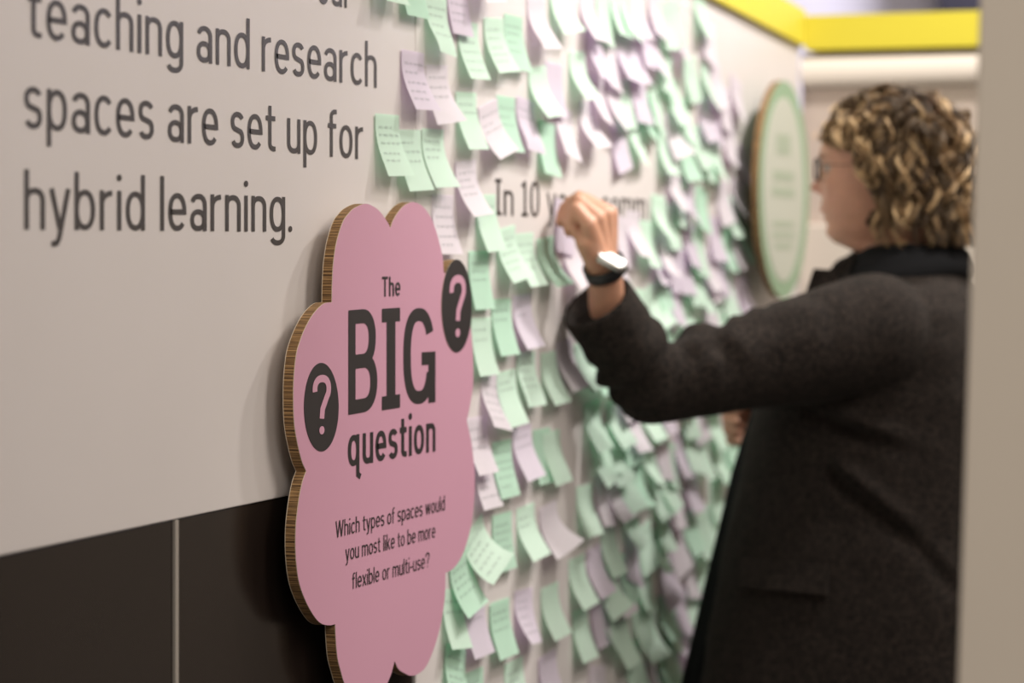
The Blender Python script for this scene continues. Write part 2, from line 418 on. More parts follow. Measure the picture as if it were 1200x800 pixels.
# far hall wall seen over the fascia, with a dark speaker box hung on it
farw = box('wall_far', (9.4, 9.5, -6, 4, 0, 3.6), M['lilac_wall'], None, 0, 'structure')
d = ray(1128, 0); pfar = CAM + d * (9.3 / d.x)
sb = link('loudspeaker', box_mesh(9.15, 9.39, pfar.y - 0.14, pfar.y + 0.06, pfar.z - 0.06, pfar.z + 0.30, 0.01), M['black_box'])
tag(sb, 'blurred black box on the far hall wall above the yellow band, next to the post', 'loudspeaker')
# near partition at the right edge of the view
pc = Z(1143, 60, 2.0)
ang = math.atan((1146 - 1122) / 740)
pw = box_mesh(0, 0.7, 0, 0.09, -0.05, 2.2, 0.002)
po = link('wall_right', pw, M['post']); po['kind'] = 'structure'
bx = Z(1118, 900, 2.0); 
zf = 2.0; low = Z(1146 - (24 / 740) * (HORY + 1.42 / 2.0 * FPX - 60), HORY + 1.42 / 2.0 * FPX, zf)
Mx = Matrix((( RGT.x, FWD.x, 0, low.x), (RGT.y, FWD.y, 0, low.y), (0, 0, 1, 0.0), (0, 0, 0, 1)))
po.matrix_world = Mx @ Matrix.Rotation(ang, 4, 'Y') @ Matrix.Rotation(R(-14), 4, 'Z')

# wall lettering
wall_text('lettering', 'our', (372, 4), (411, 10), 56, 0.0, M['ink'], wall)
wall_text('lettering', 'teaching and research', (32, 43), (441, 103), 70, 0.0, M['ink'], wall)
wall_text('lettering', 'spaces are set up for', (28, 150), (425, 187), 71, 0.0, M['ink'], wall)
wall_text('lettering', 'hybrid learning.', (28, 269), (342, 271.5), 71, 0.0, M['ink'], wall)
wall_text('lettering', 'In 10 years comm', (580, 252), (757, 259), 43, 0.0, M['ink'], wall, 0.10)

# ------------------------------------------------------------------ pink cloud sign
SO = 0.033                        # front face stands this far off the wall
ST = 0.0125
cloud_px = [(457.5,267.5),(454,260),(445,247.5),(436,241),(427.5,238.7),(415,244),(408,251),(402,260),(395,282),(391,307),(389.5,332),(389,354),
 (379,356),(367.5,367.5),(357.5,385),(351,402),(347.5,415),(345,437),(344,462),(345,495),(349,520),(354,540),(359,552),
 (354.5,565),(351,582),(348.5,600),(346.7,620),(346.7,649),(350,679),(357,701),(367,720),(376,730),(386,732.5),(393,731),
 (393.5,745),(395.6,770),(400,788),(404,801),(412,817),(421,826),(430,829),(440,824),(449,810),(457.5,792),(462.5,774),
 (467,783.6),(474,788.5),(482,791.5),(490.5,789),(499,781),(507,764),(514,742),(518.6,720),(521.6,695.5),(522,671),
 (530,667),(537,659),(544,645),(551,621),(555,594),(556.3,570),(556,550),(553,522),(550,506),(547,493),
 (550.5,477),(553.7,457),(554.6,440),(554.3,418),(552.5,390),(548,365),(540,341),(530,325),(520,319),
 (518.5,300),(512.5,275),(505,255),(495,241.5),(484,236.7),(475,240),(467.5,247.5),(461,258)]
def resample(pts, corners_deg=35, sub=4):
    n = len(pts); out = []
    P = [Vector((p[0], p[1])) for p in pts]
    corner = []
    for i in range(n):
        a = P[i] - P[i - 1]; b = P[(i + 1) % n] - P[i]
        corner.append(a.angle(b) > R(corners_deg))
    for i in range(n):
        p0, p1, p2, p3 = P[i - 1], P[i], P[(i + 1) % n], P[(i + 2) % n]
        if corner[i]: p0 = p1 - (p2 - p1)
        if corner[(i + 1) % n]: p3 = p2 + (p2 - p1)
        for k in range(sub):
            t = k / sub
            out.append(0.5 * ((2 * p1) + (-p0 + p2) * t + (2 * p0 - 5 * p1 + 4 * p2 - p3) * t * t + (-p0 + 3 * p1 - 3 * p2 + p3) * t ** 3))
    return out
cl = []
for p in cloud_px:
    q = W(p[0], p[1], SO); cl.append((q.x, q.z))
cl = [(p.x, p.y) for p in resample(cl)]
sign = empty('cloud_sign', (sum(p[0] for p in cl) / len(cl), -SO, min(p[1] for p in cl)))
tag(sign, 'pink cloud-shaped honeycomb cardboard sign reading The BIG question, mounted off the white wall', 'sign')
def child(o, parent):
    o.parent = parent; o.matrix_parent_inverse = Matrix.Translation(-parent.location); return o
def offset_outline(pts, dist):
    n = len(pts); out = []
    for i in range(n):
        a = Vector(pts[i - 1]); b = Vector(pts[i]); c = Vector(pts[(i + 1) % n])
        t = (c - a).normalized(); nrm = Vector((t.y, -t.x)); out.append(tuple(b + nrm * dist))
    return out
child(link('front_board', prism_xz(cl, -SO + 0.0008, -SO, 'front_board'), [M['pink'], M['liner']]), sign)
child(link('cardboard_core', prism_xz(cl, -SO + ST - 0.0008, -SO + 0.0008, 'cardboard_core'), [M['liner'], M['cardboard']]), sign)
child(link('back_board', prism_xz(cl, -SO + ST, -SO + ST - 0.0008, 'back_board'), [M['liner'], M['liner']]), sign)
for (px, py) in ((458, 320), (500, 330), (445, 640), (500, 640)):   # stand-off blocks
    q = W(px, py, SO)
    child(box('standoff_block', (q.x - 0.02, q.x + 0.02, -SO + ST, 0.0, q.z - 0.02, q.z + 0.02), M['liner']), sign)
def ellipse_px(cx, cy, rx, ry, o, n=56):
    out = []
    for k in range(n):
        a = 2 * math.pi * k / n; q = W(cx + rx * math.cos(a), cy - ry * math.sin(a), o); out.append((q.x, q.z))
    return out
disc = ellipse_px(376.8, 476.8, 20.2, 51.8, SO + 0.0006)
child(link('printed_disc', prism_xz(disc, -SO - 0.0001, -SO - 0.0006, 'printed_disc'), [M['black_ink'], M['black_ink']]), sign)
disc2 = ellipse_px(535.2, 358.3, 17.8, 54.5, SO + 0.0006)
d2 = child(link('question_disc', prism_xz(disc2, -SO - 0.0001, -SO - 0.0006, 'question_disc'), [M['black_ink'], M['liner']]), sign)
disc3 = ellipse_px(535.2, 358.3, 17.6, 54.2, SO)
child(link('disc_core', prism_xz(disc3, -SO + ST, -SO + 0.0001, 'disc_core'), [M['liner'], M['cardboard']]), sign)
def stext(body, L, Rr, cap, m=M['black_ink'], o=SO, weight=0.12, name='lettering', thick=0.0004, gap=0.10):
    t = wall_text(name, body, L, Rr, cap, o, m, None, weight, thick, gap); return child(t, sign)
stext('?', (366, 510), (387.5, 507), 70, M['pink'], SO + 0.0006, 0.125, 'question_mark')
stext('?', (526.5, 396), (545.5, 393), 73, M['pink'], SO + 0.0006, 0.125, 'question_mark')
stext('The', (447.5, 347.5), (469, 346.5), 23.5, weight=.13)
stext('B', (408, 486), (441.8, 480), 122.5, weight=.135)
stext('I', (447.3, 480.6), (468.5, 477.3), 119, weight=.135)
stext('G', (472.5, 475), (510, 471), 114, weight=.135)
stext('question', (407.5, 547), (510, 528.5), 52.5, weight=.13)
stext('Which types of spaces would', (393, 630), (521, 597.5), 19.5, weight=.10)
stext('you most like to be more', (404.5, 657), (510, 629.5), 19.2, weight=.10)
stext('flexible or multi-use?', (412.5, 690), (503, 664), 19, weight=.10)

# ------------------------------------------------------------------ round green sign near the corner
GO = 0.05
gc = (917, 222)
g = empty('round_sign', W(gc[0], 350, GO))
tag(g, 'round pale sign with green rim near the far corner, right of the sticky notes', 'sign')
rim = ellipse_px(918.5, 222, 29.5, 127.5, GO, 64)
child(link('front_board', prism_xz(rim, -GO + ST, -GO, 'rim'), [M['green_ring'], M['cardboard']]), g)
inn = ellipse_px(918.3, 222, 23.5, 108, GO + 0.001, 64)
child(link('printed_disc', prism_xz(inn, -GO - 0.0002, -GO - 0.001, 'inner'), [M['cream_print'], M['cream_print']]), g)
child(box('standoff_block', (W(918, 222, GO).x - 0.05, W(918, 222, GO).x + 0.05, -GO + ST, 0, 1.4, 1.5), M['liner']), g)
for (yy, wd, hh) in ((168, 8, 24), (205, 12, 12), (224, 13, 12), (262, 12, 7), (275, 13, 7), (288, 10, 7)):
    q0 = W(918 - wd, yy, GO + .001); q1 = W(918 + wd, yy, GO + .001); h = hh / FPX * 4.95
    child(link('lettering_block', box_mesh(q0.x, q1.x, -GO - 0.0016, -GO - 0.001, q0.z - h / 2, q0.z + h / 2), M['grey_print']), g)

exec_notes = True
# ------------------------------------------------------------------ sticky notes
rng = random.Random(7)
NOTE = 0.076
def note_mesh(lift, curl, twist, skew, nx=5, ny=9, stick=0.14, wdt=NOTE):
    vs = []; fs = []
    S = NOTE; ds = S / ny
    # arc-length integration of the lifted sheet
    for i in range(nx + 1):
        u = i / nx - 0.5
        L = lift * (1 + twist * u * 2)
        z = 0; y = -0.0006; 
        for j in range(ny + 1):
            t = j / ny
            vs.append((u * wdt + skew * t * t * 0.3, y, z))
            tt = max(0, (t - stick) / (1 - stick))
            th = L * (tt ** 0.8) * (1 - curl * max(0, tt - 0.5) * 2)
            th = max(-0.6, min(1.35, th))
            y -= ds * math.sin(th); z -= ds * math.cos(th)
    for i in range(nx):
        for j in range(ny):
            a = i * (ny + 1) + j; fs.append((a, a + 1, a + ny + 2, a + ny + 1))
    return mesh('sticky_note', vs, fs, True)
def scribble(note, me, rg):
    vs = []; fs = []
    # ribbons of handwriting riding on the note's sheet
    nx, ny = 5, 9
    co = [v.co.copy() for v in me.vertices]
    def surf(u, t):
        fi = min(nx - 1e-4, max(0, u * nx)); fj = min(ny - 1e-4, max(0, t * ny)); i = int(fi); j = int(fj); a = fi - i; b = fj - j
        k = i * (ny + 1) + j
        return (co[k] * (1 - a) + co[k + ny + 1] * a) * (1 - b) + (co[k + 1] * (1 - a) + co[k + ny + 2] * a) * b + Vector((0, -0.0004, 0))
    t = 0.2
    rows = rg.randint(2, 5)
    for r_ in range(rows):
        u = 0.12; u1 = rg.uniform(0.6, 0.9); ph = rg.random() * 6
        while u < u1:
            wlen = rg.uniform(0.10, 0.22); k = 0; n = int(wlen / 0.012)
            pts = []
            for k in range(n):
                uu = u + wlen * k / n
                if uu > 0.92: break
                pts.append((uu, t + 0.022 * math.sin(ph + k * 2.3) + 0.008 * math.sin(k * 1.1 + ph)))
            for k in range(len(pts) - 1):
                b = len(vs); (a0, b0), (a1, b1) = pts[k], pts[k + 1]
                vs += [surf(a0, b0), surf(a1, b1), surf(a1, b1 + 0.010), surf(a0, b0 + 0.010)]; fs.append((b, b + 1, b + 2, b + 3))
            u += wlen + 0.05
        t += rg.uniform(0.12, 0.17)
        if t > 0.85: break
    if fs: link('handwriting', mesh('handwriting', vs, fs), M['pencil'], note)
def place_note(px, py, kind, lift=0.75, roll=0, curl=0.3, twist=0.0, label=None, group=None, write=False, dy=0.0, skew=0.0):
    """px,py: picture position of the middle of the glued top edge"""
    q = W(px, py)
    me = note_mesh(lift, curl, twist, skew)
    mm = {'g': 'green_note', 'G': 'green_note2', 'l': 'lilac_note', 'L': 'lilac_note2'}[kind]
    o = link('sticky_note', me, M[mm])
    o.location = (q.x, -0.0004 - dy, q.z); o.rotation_euler = (0, R(roll), 0)
    tag(o, label, 'sticky note', group)
    if write: scribble(o, me, rng)
    return o

cn = {'g': 'mint green', 'G': 'deeper green', 'l': 'lilac', 'L': 'pale lilac'}
# (x, y of the glued edge, colour, lift, roll, curl, twist, label tail)
near = [
 (446,-66,'g',.8,0,.3,0,'sticky note whose bottom tip enters at the top edge, farthest left'),
 (480,-52,'G',.35,0,.1,0,'sticky note hanging flat at the top edge above the lilac pair'),
 (509,-5,'g',.75,0,.9,-.2,'sticky note at the top edge, just above the lilac pair\'s right note'),
 (535,-28,'l',.3,0,.2,0,'shaded sticky note at the top edge between two green ones'),
 (556,-58,'L',1.0,-6,.2,0,'sticky note curling out at the top edge above three green ones'),
 (482,60,'l',.75,0,.35,.1,'written sticky note, left one of the lilac pair beside the word research'),
 (511,76,'L',.7,-3,.3,.3,'sticky note, right one of the lilac pair beside the word research'),
 (547,26,'g',.6,-2,.3,0,'sticky note, left of three green ones right of the lilac pair'),
 (577,21,'g',.75,-4,.3,.1,'sticky note, middle of three green ones right of the lilac pair'),
 (601,18,'G',.45,0,.3,.1,'sticky note, right of three green ones right of the lilac pair'),
 (627,-2,'L',.95,-4,.5,0,'broad sticky note curling out at the top right of three green ones'),
 (652,-20,'g',.85,-5,.3,.2,'sticky note curling at the top edge, between two lilac ones'),
 (688,-8,'L',.85,0,.3,0,'long sticky note at the top edge right of a curling green one'),
 (545,108,'g',.6,-2,.3,0,'sticky note hanging under the left one of the three green ones'),
 (570,120,'L',.85,-12,.1,0,'sticky note leaning right, below the middle of three green ones'),
 (592,113,'G',.5,0,.2,0,'sticky note half behind a leaning lilac one, above the words In 10'),
 (615,116,'l',.8,4,.9,0,'sticky note with a cupped end, above the number 10'),
 (628,78,'g',.95,-6,.3,0,'bright sticky note curling out below the broad lilac one at the top'),
 (648,74,'l',.3,0,.2,0,'flat sticky note behind a bright curling green one, upper part'),
 (675,60,'g',.9,-3,.3,0,'long sticky note curling to the right above the hand'),
 (660,126,'L',.7,8,.6,0,'sticky note curling back to the left above the hand'),
 (686,118,'L',1.0,-4,.2,0,'very bright sticky note jutting out above the hand'),
 (640,143,'G',.4,4,.3,0,'sticky note hanging behind a cupped lilac one, above the word years'),
 (452,134,'g',.65,-1,.4,.1,'written sticky note beside the word for'),
 (479,152,'g',.55,-2,.3,.1,'written sticky note, lower middle one of three above the pink sign'),
 (506,151,'g',.7,-1,.3,.1,'sticky note, right one of three above the pink sign'),
 (544,188,'L',.8,-4,.1,0,'sticky note hanging right of the three green ones above the pink sign'),
 (518,228,'L',.45,0,.2,0,'written sticky note tucked behind the right top lobe of the pink sign'),
 (568,228,'g',.55,-2,.3,0,'sticky note below and left of the word In'),
 (591,266,'g',.85,-6,.2,.1,'broad sticky note with a lifted end below the words In 10'),
 (614,273,'g',.75,-2,.3,0,'sticky note below the number 10, right of a broad one'),
 (638,278,'G',1.0,-4,.1,0,'narrow looking sticky note standing far out, left of the writing hand'),
 (668,280,'L',.9,-3,.3,0,'sticky note lifted under the writing hand'),
 (660,235,'l',.2,6,.3,0,'shaded sticky note directly behind the writing fingers'),
 (560,294,'G',.3,0,.2,0,'flat sticky note right of the black disc of the pink sign'),
 (586,350,'G',.45,0,.3,0,'sticky note hanging right of the black disc, below a lifted one'),
 (611,345,'l',.7,-2,.2,0,'sticky note between green ones, straight right of the black disc'),
 (563,372,'g',.4,0,.2,0,'sticky note along the right edge of the pink sign, below the disc'),
 (615,412,'g',.7,0,.8,0,'short cupped sticky note left of the elbow, in shade'),
 (643,412,'g',.75,-2,.4,0,'long sticky note with curled end, left of the forearm sleeve'),
 (660,398,'L',.95,-4,.5,0,'sticky note curving out just under the coat cuff'),
 (680,400,'g',.9,-5,.3,0,'sticky note curving out between a lilac one and the coat elbow'),
 (575,438,'L',.85,8,.7,0,'cupped sticky note beside the right edge of the pink sign, halfway down'),
 (592,434,'g',.7,-2,.5,0,'sticky note right of a cupped lilac one, halfway down the pink sign'),
 (557,488,'L',.6,0,.3,0,'sticky note peeping out at the right-edge notch of the pink sign'),
 (566,528,'L',.5,0,.3,0,'long sticky note beside the lower right lobe of the pink sign'),
 (587,516,'G',.5,0,.6,0,'written sticky note right of a long lilac one beside the lower lobe'),
 (610,498,'l',.75,-3,.4,0,'shaded sticky note curving right, two notes from the pink sign'),
 (634,502,'G',.35,0,.2,0,'flat shaded sticky note among others below the elbow'),
 (645,505,'g',.75,-2,.7,0,'sticky note with curled tip below the long curled green one'),
 (692,470,'g',.8,-3,.4,0,'bright sticky note just below the coat elbow'),
 (719,468,'g',.95,-4,.5,0,'sticky note curving out right below the coat elbow'),
 (739,475,'L',.9,0,.4,0,'sticky note tucked under the upper sleeve of the coat'),
 (718,554,'L',.9,-4,.2,0,'long sticky note slanting right, below the coat elbow'),
 (684,568,'g',.7,0,.5,0,'sticky note straight below the elbow, right of shaded ones'),
 (553,616,'g',1.15,-22,-.2,.1,'bright sticky note jutting out slanted beside the pink sign\'s lower lobe'),
 (587,601,'G',.25,0,.1,0,'written sticky note lying flat in shade behind a slanting bright one'),
 (615,592,'g',.85,-3,.4,0,'sticky note curved to the right beside a flat shaded one, low down'),
 (641,590,'L',1.2,-6,.3,.3,'broad sticky note curling outward with a raised lip, low down'),
 (537,650,'G',.7,-10,.1,0,'sticky note peeping out under the lower right lobe of the pink sign'),
 (531,690,'g',.5,6,.2,0,'sticky note partly behind the lowest right lobe of the pink sign'),
 (555,700,'l',.5,0,.3,0,'shaded folded sticky note right of the lowest lobe of the pink sign'),
 (584,703,'G',.5,0,.4,0,'sticky note with dark writing low down, right of a folded lilac one'),
 (613,690,'l',.7,2,.3,-.3,'sticky note with pointed end, low, right of one with dark writing'),
 (643,685,'g',.7,-2,.3,0,'sticky note hanging low, right of a pointed lilac one'),
 (533,757,'G',.55,14,.1,0,'tilted dark sticky note near the bottom edge beside the pink sign'),
 (554,785,'G',.4,0,.1,0,'sticky note cut by the bottom edge, second from the pink sign'),
 (601,773,'g',.5,-2,.2,0,'sticky note cut by the bottom edge below a pointed lilac one'),
 (640,765,'l',.6,-3,.2,0,'sticky note cut by the bottom edge under a hanging green one'),
 (675,652,'g',.8,-3,.3,0,'sticky note left of a lilac one, low, under the elbow'),
 (695,640,'l',.8,-4,.3,0,'sticky note slanting between two green ones, low, under the elbow'),
 (711,616,'g',.7,-2,.5,0,'sticky note hanging right of a slanting lilac one, low, under the elbow'),
 (723,664,'L',.8,-4,.3,0,'small bright sticky note low under the elbow, below a green one'),
 (679,713,'g',.6,0,.4,0,'sticky note near the bottom, left of a long shaded lilac one'),
 (700,697,'l',.4,0,.2,0,'long shaded sticky note near the bottom under the elbow'),
 (727,724,'g',.8,-3,.5,0,'bright sticky note near the bottom, right of a long shaded lilac one'),
]
centres = []
for i, (px, py, k, lf, ro, cu, tw, tail) in enumerate(near):
    place_note(px, py, k, lf, ro, cu, tw, cn[k] + ' ' + tail, 'sticky notes on the white wall', write=(px < 625), dy=0.0006 * (i % 3))
    q = W(px, py); centres.append((q.x, q.z))

# the blurred crowd of notes farther along the wall
zones = [
 (lambda x, y: y < 60 and x < 800, 'at the top, left of the yellow band'),
 (lambda x, y: y < 120 and x < 800, 'high above the raised hand'),
 (lambda x, y: y < 120, 'near the far top corner'),
 (lambda x, y: y < 180 and x < 820, 'above and right of the hand'),
 (lambda x, y: y < 230 and x < 820, 'level with the raised hand'),
 (lambda x, y: y < 230, 'close to the round green-rimmed sign'),
 (lambda x, y: y < 330 and x < 780, 'just right of the wristwatch'),
 (lambda x, y: y < 330, 'beside the round sign\'s lower half'),
 (lambda x, y: y < 505 and x < 770, 'above the crook of the elbow'),
 (lambda x, y: y < 380, 'below the level of the round sign'),
 (lambda x, y: y < 505, 'just above the raised upper sleeve'),
 (lambda x, y: y < 580 and x < 790, 'just under the raised sleeve'),
 (lambda x, y: y < 620, 'under the sleeve by the dress front'),
 (lambda x, y: x < 760 and y < 720, 'well below the elbow'),
 (lambda x, y: y < 720, 'left of the black dress front'),
 (lambda x, y: x < 760, 'along the bottom below the elbow'),
 (lambda x, y: True, 'along the bottom by the dress hem'),
]
x = W(696, 300).x; col = 0; count = 0; crowd = {}
while x < W(884, 300).x + 0.02:
    z = 1.42 + 0.385 + rng.uniform(-0.02, 0.03)
    while z > 0.66:
        xx = x + rng.gauss(0, 0.011); z2 = z + rng.gauss(0, 0.008)
        z -= rng.uniform(0.056, 0.074)
        dv = Vector((xx, 0, z2)) - CAM; dep = dv.dot(FWD); px = 600 + FPX * dv.dot(RGT) / dep; py = HORY - FPX * dv.z / dep
        if py < -50 or py > 815: continue
        if 215 > py > 150 and px < 768: continue          # the printed line stays clear
        if 240 > py >= 215 and px < 755: continue
        if px > 845 and py < 70: continue
        if px > 905 or (px > 872 and 60 < py < 345): continue
        if py > 330 and px > 885: continue
        if px < 800 and 345 < py < 440 and px > 745: pass
        if any(abs(c[0] - xx) < 0.035 and abs(c[1] - z2) < 0.045 for c in centres): continue
        if rng.random() < (0.35 if (px > 780 and py < 150) else 0.05): continue
        centres.append((xx, z2))
        k = rng.choices('gGlL', (5, 1.2, 3, 2.2))[0]
        for f, s in zones:
            if f(px, py + 25): zone = s; break
        lf = rng.uniform(0.3, 0.9)
        ro = rng.gauss(1, 7); cu = rng.uniform(0.1, 0.8)
        o = place_note(px, py, k, lf, ro, cu, rng.uniform(-.3, .3), None, 'sticky notes on the white wall', dy=rng.uniform(0, 0.002))
        crowd.setdefault((zone, cn[k]), []).append((px, o))
        count += 1
    x += 0.051 + rng.uniform(-0.004, 0.006)
ORD = ['leftmost', 'second', 'third', 'fourth', 'fifth', 'sixth', 'seventh', 'eighth', 'ninth', 'tenth', 'eleventh', 'twelfth', 'thirteenth', 'fourteenth', 'fifteenth', 'sixteenth']
for (zone, cname), lst in crowd.items():
    lst.sort(key=lambda t: t[0])
    for i_, (_, o) in enumerate(lst):
        if len(lst) == 1: o['label'] = '%s sticky note %s' % (cname, zone)
        elif i_ == 0: o['label'] = 'leftmost %s sticky note %s' % (cname, zone)
        elif i_ == len(lst) - 1: o['label'] = 'rightmost %s sticky note %s' % (cname, zone)
        else: o['label'] = '%s %s sticky note from the left %s' % (ORD[min(i_, 15)], cname, zone)
print('crowd notes', count, 'near', len(near))
# ------------------------------------------------------------------ person
def capsule(bm, a, b, ra, rb, n=20, m=6):
    """closed round cone from a to b"""
    a = Vector(a); b = Vector(b); d = (b - a); L = d.length; d = d / L if L > 1e-6 else Vector((0, 0, 1))
    q = d.to_track_quat('Z', 'Y'); X = q @ Vector((1, 0, 0)); Y = q @ Vector((0, 1, 0))
    prof = []
    for i in range(1, m + 1):
        t = math.pi / 2 * (1 - i / m); prof.append((-ra * math.sin(t), ra * math.cos(t)))
    for i in range(0, m):
        t = math.pi / 2 * i / m; prof.append((L + rb * math.sin(t), rb * math.cos(t)))
    p0 = bm.verts.new(a - d * ra); p1 = bm.verts.new(b + d * rb); rings = []
    for (h, r) in prof:
        rings.append([bm.verts.new(a + d * h + (X * math.cos(2 * math.pi * k / n) + Y * math.sin(2 * math.pi * k / n)) * r) for k in range(n)])
    for k in range(n):
        bm.faces.new((p0, rings[0][(k + 1) % n], rings[0][k])); bm.faces.new((p1, rings[-1][k], rings[-1][(k + 1) % n]))
    for i in range(len(rings) - 1):
        for k in range(n): bm.faces.new((rings[i][k], rings[i][(k + 1) % n], rings[i + 1][(k + 1) % n], rings[i + 1][k]))
def chain(bm, pts, rad, n=18):
    for i in range(len(pts) - 1): capsule(bm, pts[i], pts[i + 1], rad[i], rad[i + 1], n)
def loft(bm, rings, cap=True):
    R_ = [[bm.verts.new(p) for p in r] for r in rings]; n = len(rings[0])
    for i in range(len(R_) - 1):
        for k in range(n): bm.faces.new((R_[i][k], R_[i][(k + 1) % n], R_[i + 1][(k + 1) % n], R_[i + 1][k]))
    if cap: bm.faces.new(R_[0][::-1]); bm.faces.new(R_[-1])
def lathe_axis(bm, a, b, prof, n=28):
    a = Vector(a); b = Vector(b); d = b - a; q = d.to_track_quat('Z', 'Y'); X = q @ Vector((1, 0, 0)); Y = q @ Vector((0, 1, 0))
    loft(bm, [[a + d * t + (X * math.cos(2 * math.pi * k / n) + Y * math.sin(2 * math.pi * k / n)) * r for k in range(n)] for (t, r) in prof])
def remeshed(bm, voxel, smooth_it, name):
    bmesh.ops.recalc_face_normals(bm, faces=bm.faces)
    me = bpy.data.meshes.new(name); bm.to_mesh(me); bm.free()
    o = bpy.data.objects.new('tmp', me); COL.objects.link(o)
    r = o.modifiers.new('r', 'REMESH'); r.mode = 'VOXEL'; r.voxel_size = voxel; r.use_smooth_shade = True
    if smooth_it:
        s = o.modifiers.new('s', 'SMOOTH'); s.factor = 0.5; s.iterations = smooth_it
    dg = bpy.context.evaluated_depsgraph_get(); dg.update()
    out = bpy.data.meshes.new_from_object(o.evaluated_get(dg), depsgraph=dg); out.name = name
    bpy.data.objects.remove(o); bpy.data.meshes.remove(me)
    out.polygons.foreach_set('use_smooth', [True] * len(out.polygons))
    return out
def getco(me):
    c = np.zeros(len(me.vertices) * 3); me.vertices.foreach_get('co', c); return c.reshape(-1, 3)
def getno(me):
    c = np.zeros(len(me.vertices) * 3); me.vertex_normals.foreach_get('vector', c); return c.reshape(-1, 3)
def setco(me, c): me.vertices.foreach_set('co', c.ravel()); me.update()
def set_tint(me, cols):
    a = me.color_attributes.new('tint', 'FLOAT_COLOR', 'POINT')
    full = np.ones((len(me.vertices), 4)); full[:, :3] = cols; a.data.foreach_set('color', full.ravel())

PX = 4.16                       # the plane her body is centred on; she faces +y, towards the wall
YC = Q(1050, 190, PX).y
person = empty('person', (PX, -0.45, 0.0))
tag(person, 'person with curly blond hair and charcoal wool coat, writing at the note-covered wall', 'person')
def pc_(o): return child(o, person)
hz_ = lambda py: Q(1000, py, PX).z
fy = lambda px: Q(px, 200, PX).y

# face profile: (picture row, picture column of the front line without the nose, half width, picture column of the back)
prof = [ # py, front px, back px, half width
 (116, 1035, 1085, 0.030), (121, 1012, 1104, 0.050), (128, 993, 1106, 0.057), (138, 976, 1114, 0.067), (154, 968, 1121, 0.073),
 (170, 963.5, 1129, 0.077), (184, 962, 1128, 0.076), (196, 966, 1126, 0.0745), (208, 967, 1124, 0.073), (220, 966, 1117, 0.071),
 (230, 966, 1110, 0.068), (240, 965.5, 1106, 0.064), (250, 966.5, 1102, 0.060), (258, 969, 1100, 0.056), (268, 969.5, 1098, 0.051),
 (276, 971.5, 1097, 0.045), (284, 978, 1096, 0.040), (289, 990, 1096, 0.042), (296, 1006, 1098, 0.046), (310, 1014, 1102, 0.050), (335, 1014, 1112, 0.060), (360, 990, 1125, 0.10), (385, 980, 1130, 0.13)]
prof_py = np.array([p[0] for p in prof]); 
bm = bmesh.new()
rings = []
N = 64
pys = np.concatenate([np.linspace(116, 300, 93), np.linspace(304, 385, 14)])
def interp(py, k): return float(np.interp(py, prof_py, [p[k] for p in prof]))
def g1(v, c, s): return math.exp(-((v - c) / s) ** 2)
for py in pys:
    yf = fy(interp(py, 1)); yb = fy(interp(py, 2)); hw = interp(py, 3); zz_ = hz_(py)
    c = yf * 0.46 + yb * 0.54
    ring = []
    for k in range(N):
        a = 2 * math.pi * k / N
        sx, sy = math.sin(a), math.cos(a)
        ex = 0.80 if (sy > 0 and py > 180 and py < 290) else 0.95
        x_ = hw * math.copysign(abs(sx) ** ex, sx); y_ = (yf - c if sy > 0 else c - yb) * math.copysign(abs(sy) ** 0.95, sy)
        ring.append(Vector((PX + x_, c + y_, zz_)))
    rings.append((py, ring))
bmh = bmesh.new(); loft(bmh, [r for _, r in rings][::-1])
# mirror-safe smooth relief on the face, applied to vertices by picture row and side offset
for v in bmh.verts:
    u = v.co.x - PX; py = HORY - (v.co.z - 1.42) / (hz_(200) - hz_(201)) * -1 if False else None
    py = 200 - (v.co.z - hz_(200)) / (hz_(200) - hz_(201))
    cfront = fy(interp(min(max(py, 108), 385), 1))
    if v.co.y > cfront - 0.07 and 150 < py < 292:
        au = abs(u)
        d = 0.0
        d += 0.0035 * g1(py, 182, 6) * g1(au, 0.022, 0.018)          # brow
        d -= 0.0095 * g1(py, 196, 9) * g1(au, 0.031, 0.013)          # eye sockets
        d += 0.004 * g1(py, 214, 12) * g1(au, 0.045, 0.016)          # cheekbones
        d += 0.004 * g1(py, 240, 9) * g1(au, 0, 0.018)               # muzzle
        d += 0.0060 * g1(py, 246.5, 2.8) * g1(au, 0, 0.018) + 0.0050 * g1(py, 256.5, 3) * g1(au, 0, 0.016)
        d -= 0.0045 * g1(py, 251.5, 1.8) * g1(au, 0, 0.022)
        d -= 0.0045 * g1(py, 264, 3) * g1(au, 0, 0.018)
        d += 0.003 * g1(py, 273, 7) * g1(au, 0, 0.018)
        # nose ridge growing towards the tip
        t = (py - 190) / (221 - 190)
        if 0 < t <= 1: d += (0.001 + 0.024 * t ** 1.1) * g1(au, 0, 0.0075 + 0.004 * t)
        elif t > 1: d += 0.025 * max(0, 1 - (py - 221) / 8.5) * g1(au, 0, 0.0115)
        d += 0.006 * g1(py, 222, 5) * g1(au, 0.013, 0.005)
        v.co.y += d
vsn = [v.co.copy() for v in bmh.verts]
tmpme = bpy.data.meshes.new('h'); bmh.to_mesh(tmpme); bmh.free(); bm.from_mesh(tmpme)
# ears (mostly under the hair)
for s in (-1, 1):
    e0 = Vector((PX + s * 0.074, fy(1062), hz_(200))); e1 = Vector((PX + s * 0.073, fy(1056), hz_(222)))
    chain(bm, [e0, e0 + Vector((s * 0.012, -0.008, 0.004)), e1 + Vector((s * 0.006, 0, 0)), e1], [0.010, 0.008, 0.007, 0.006], 12)
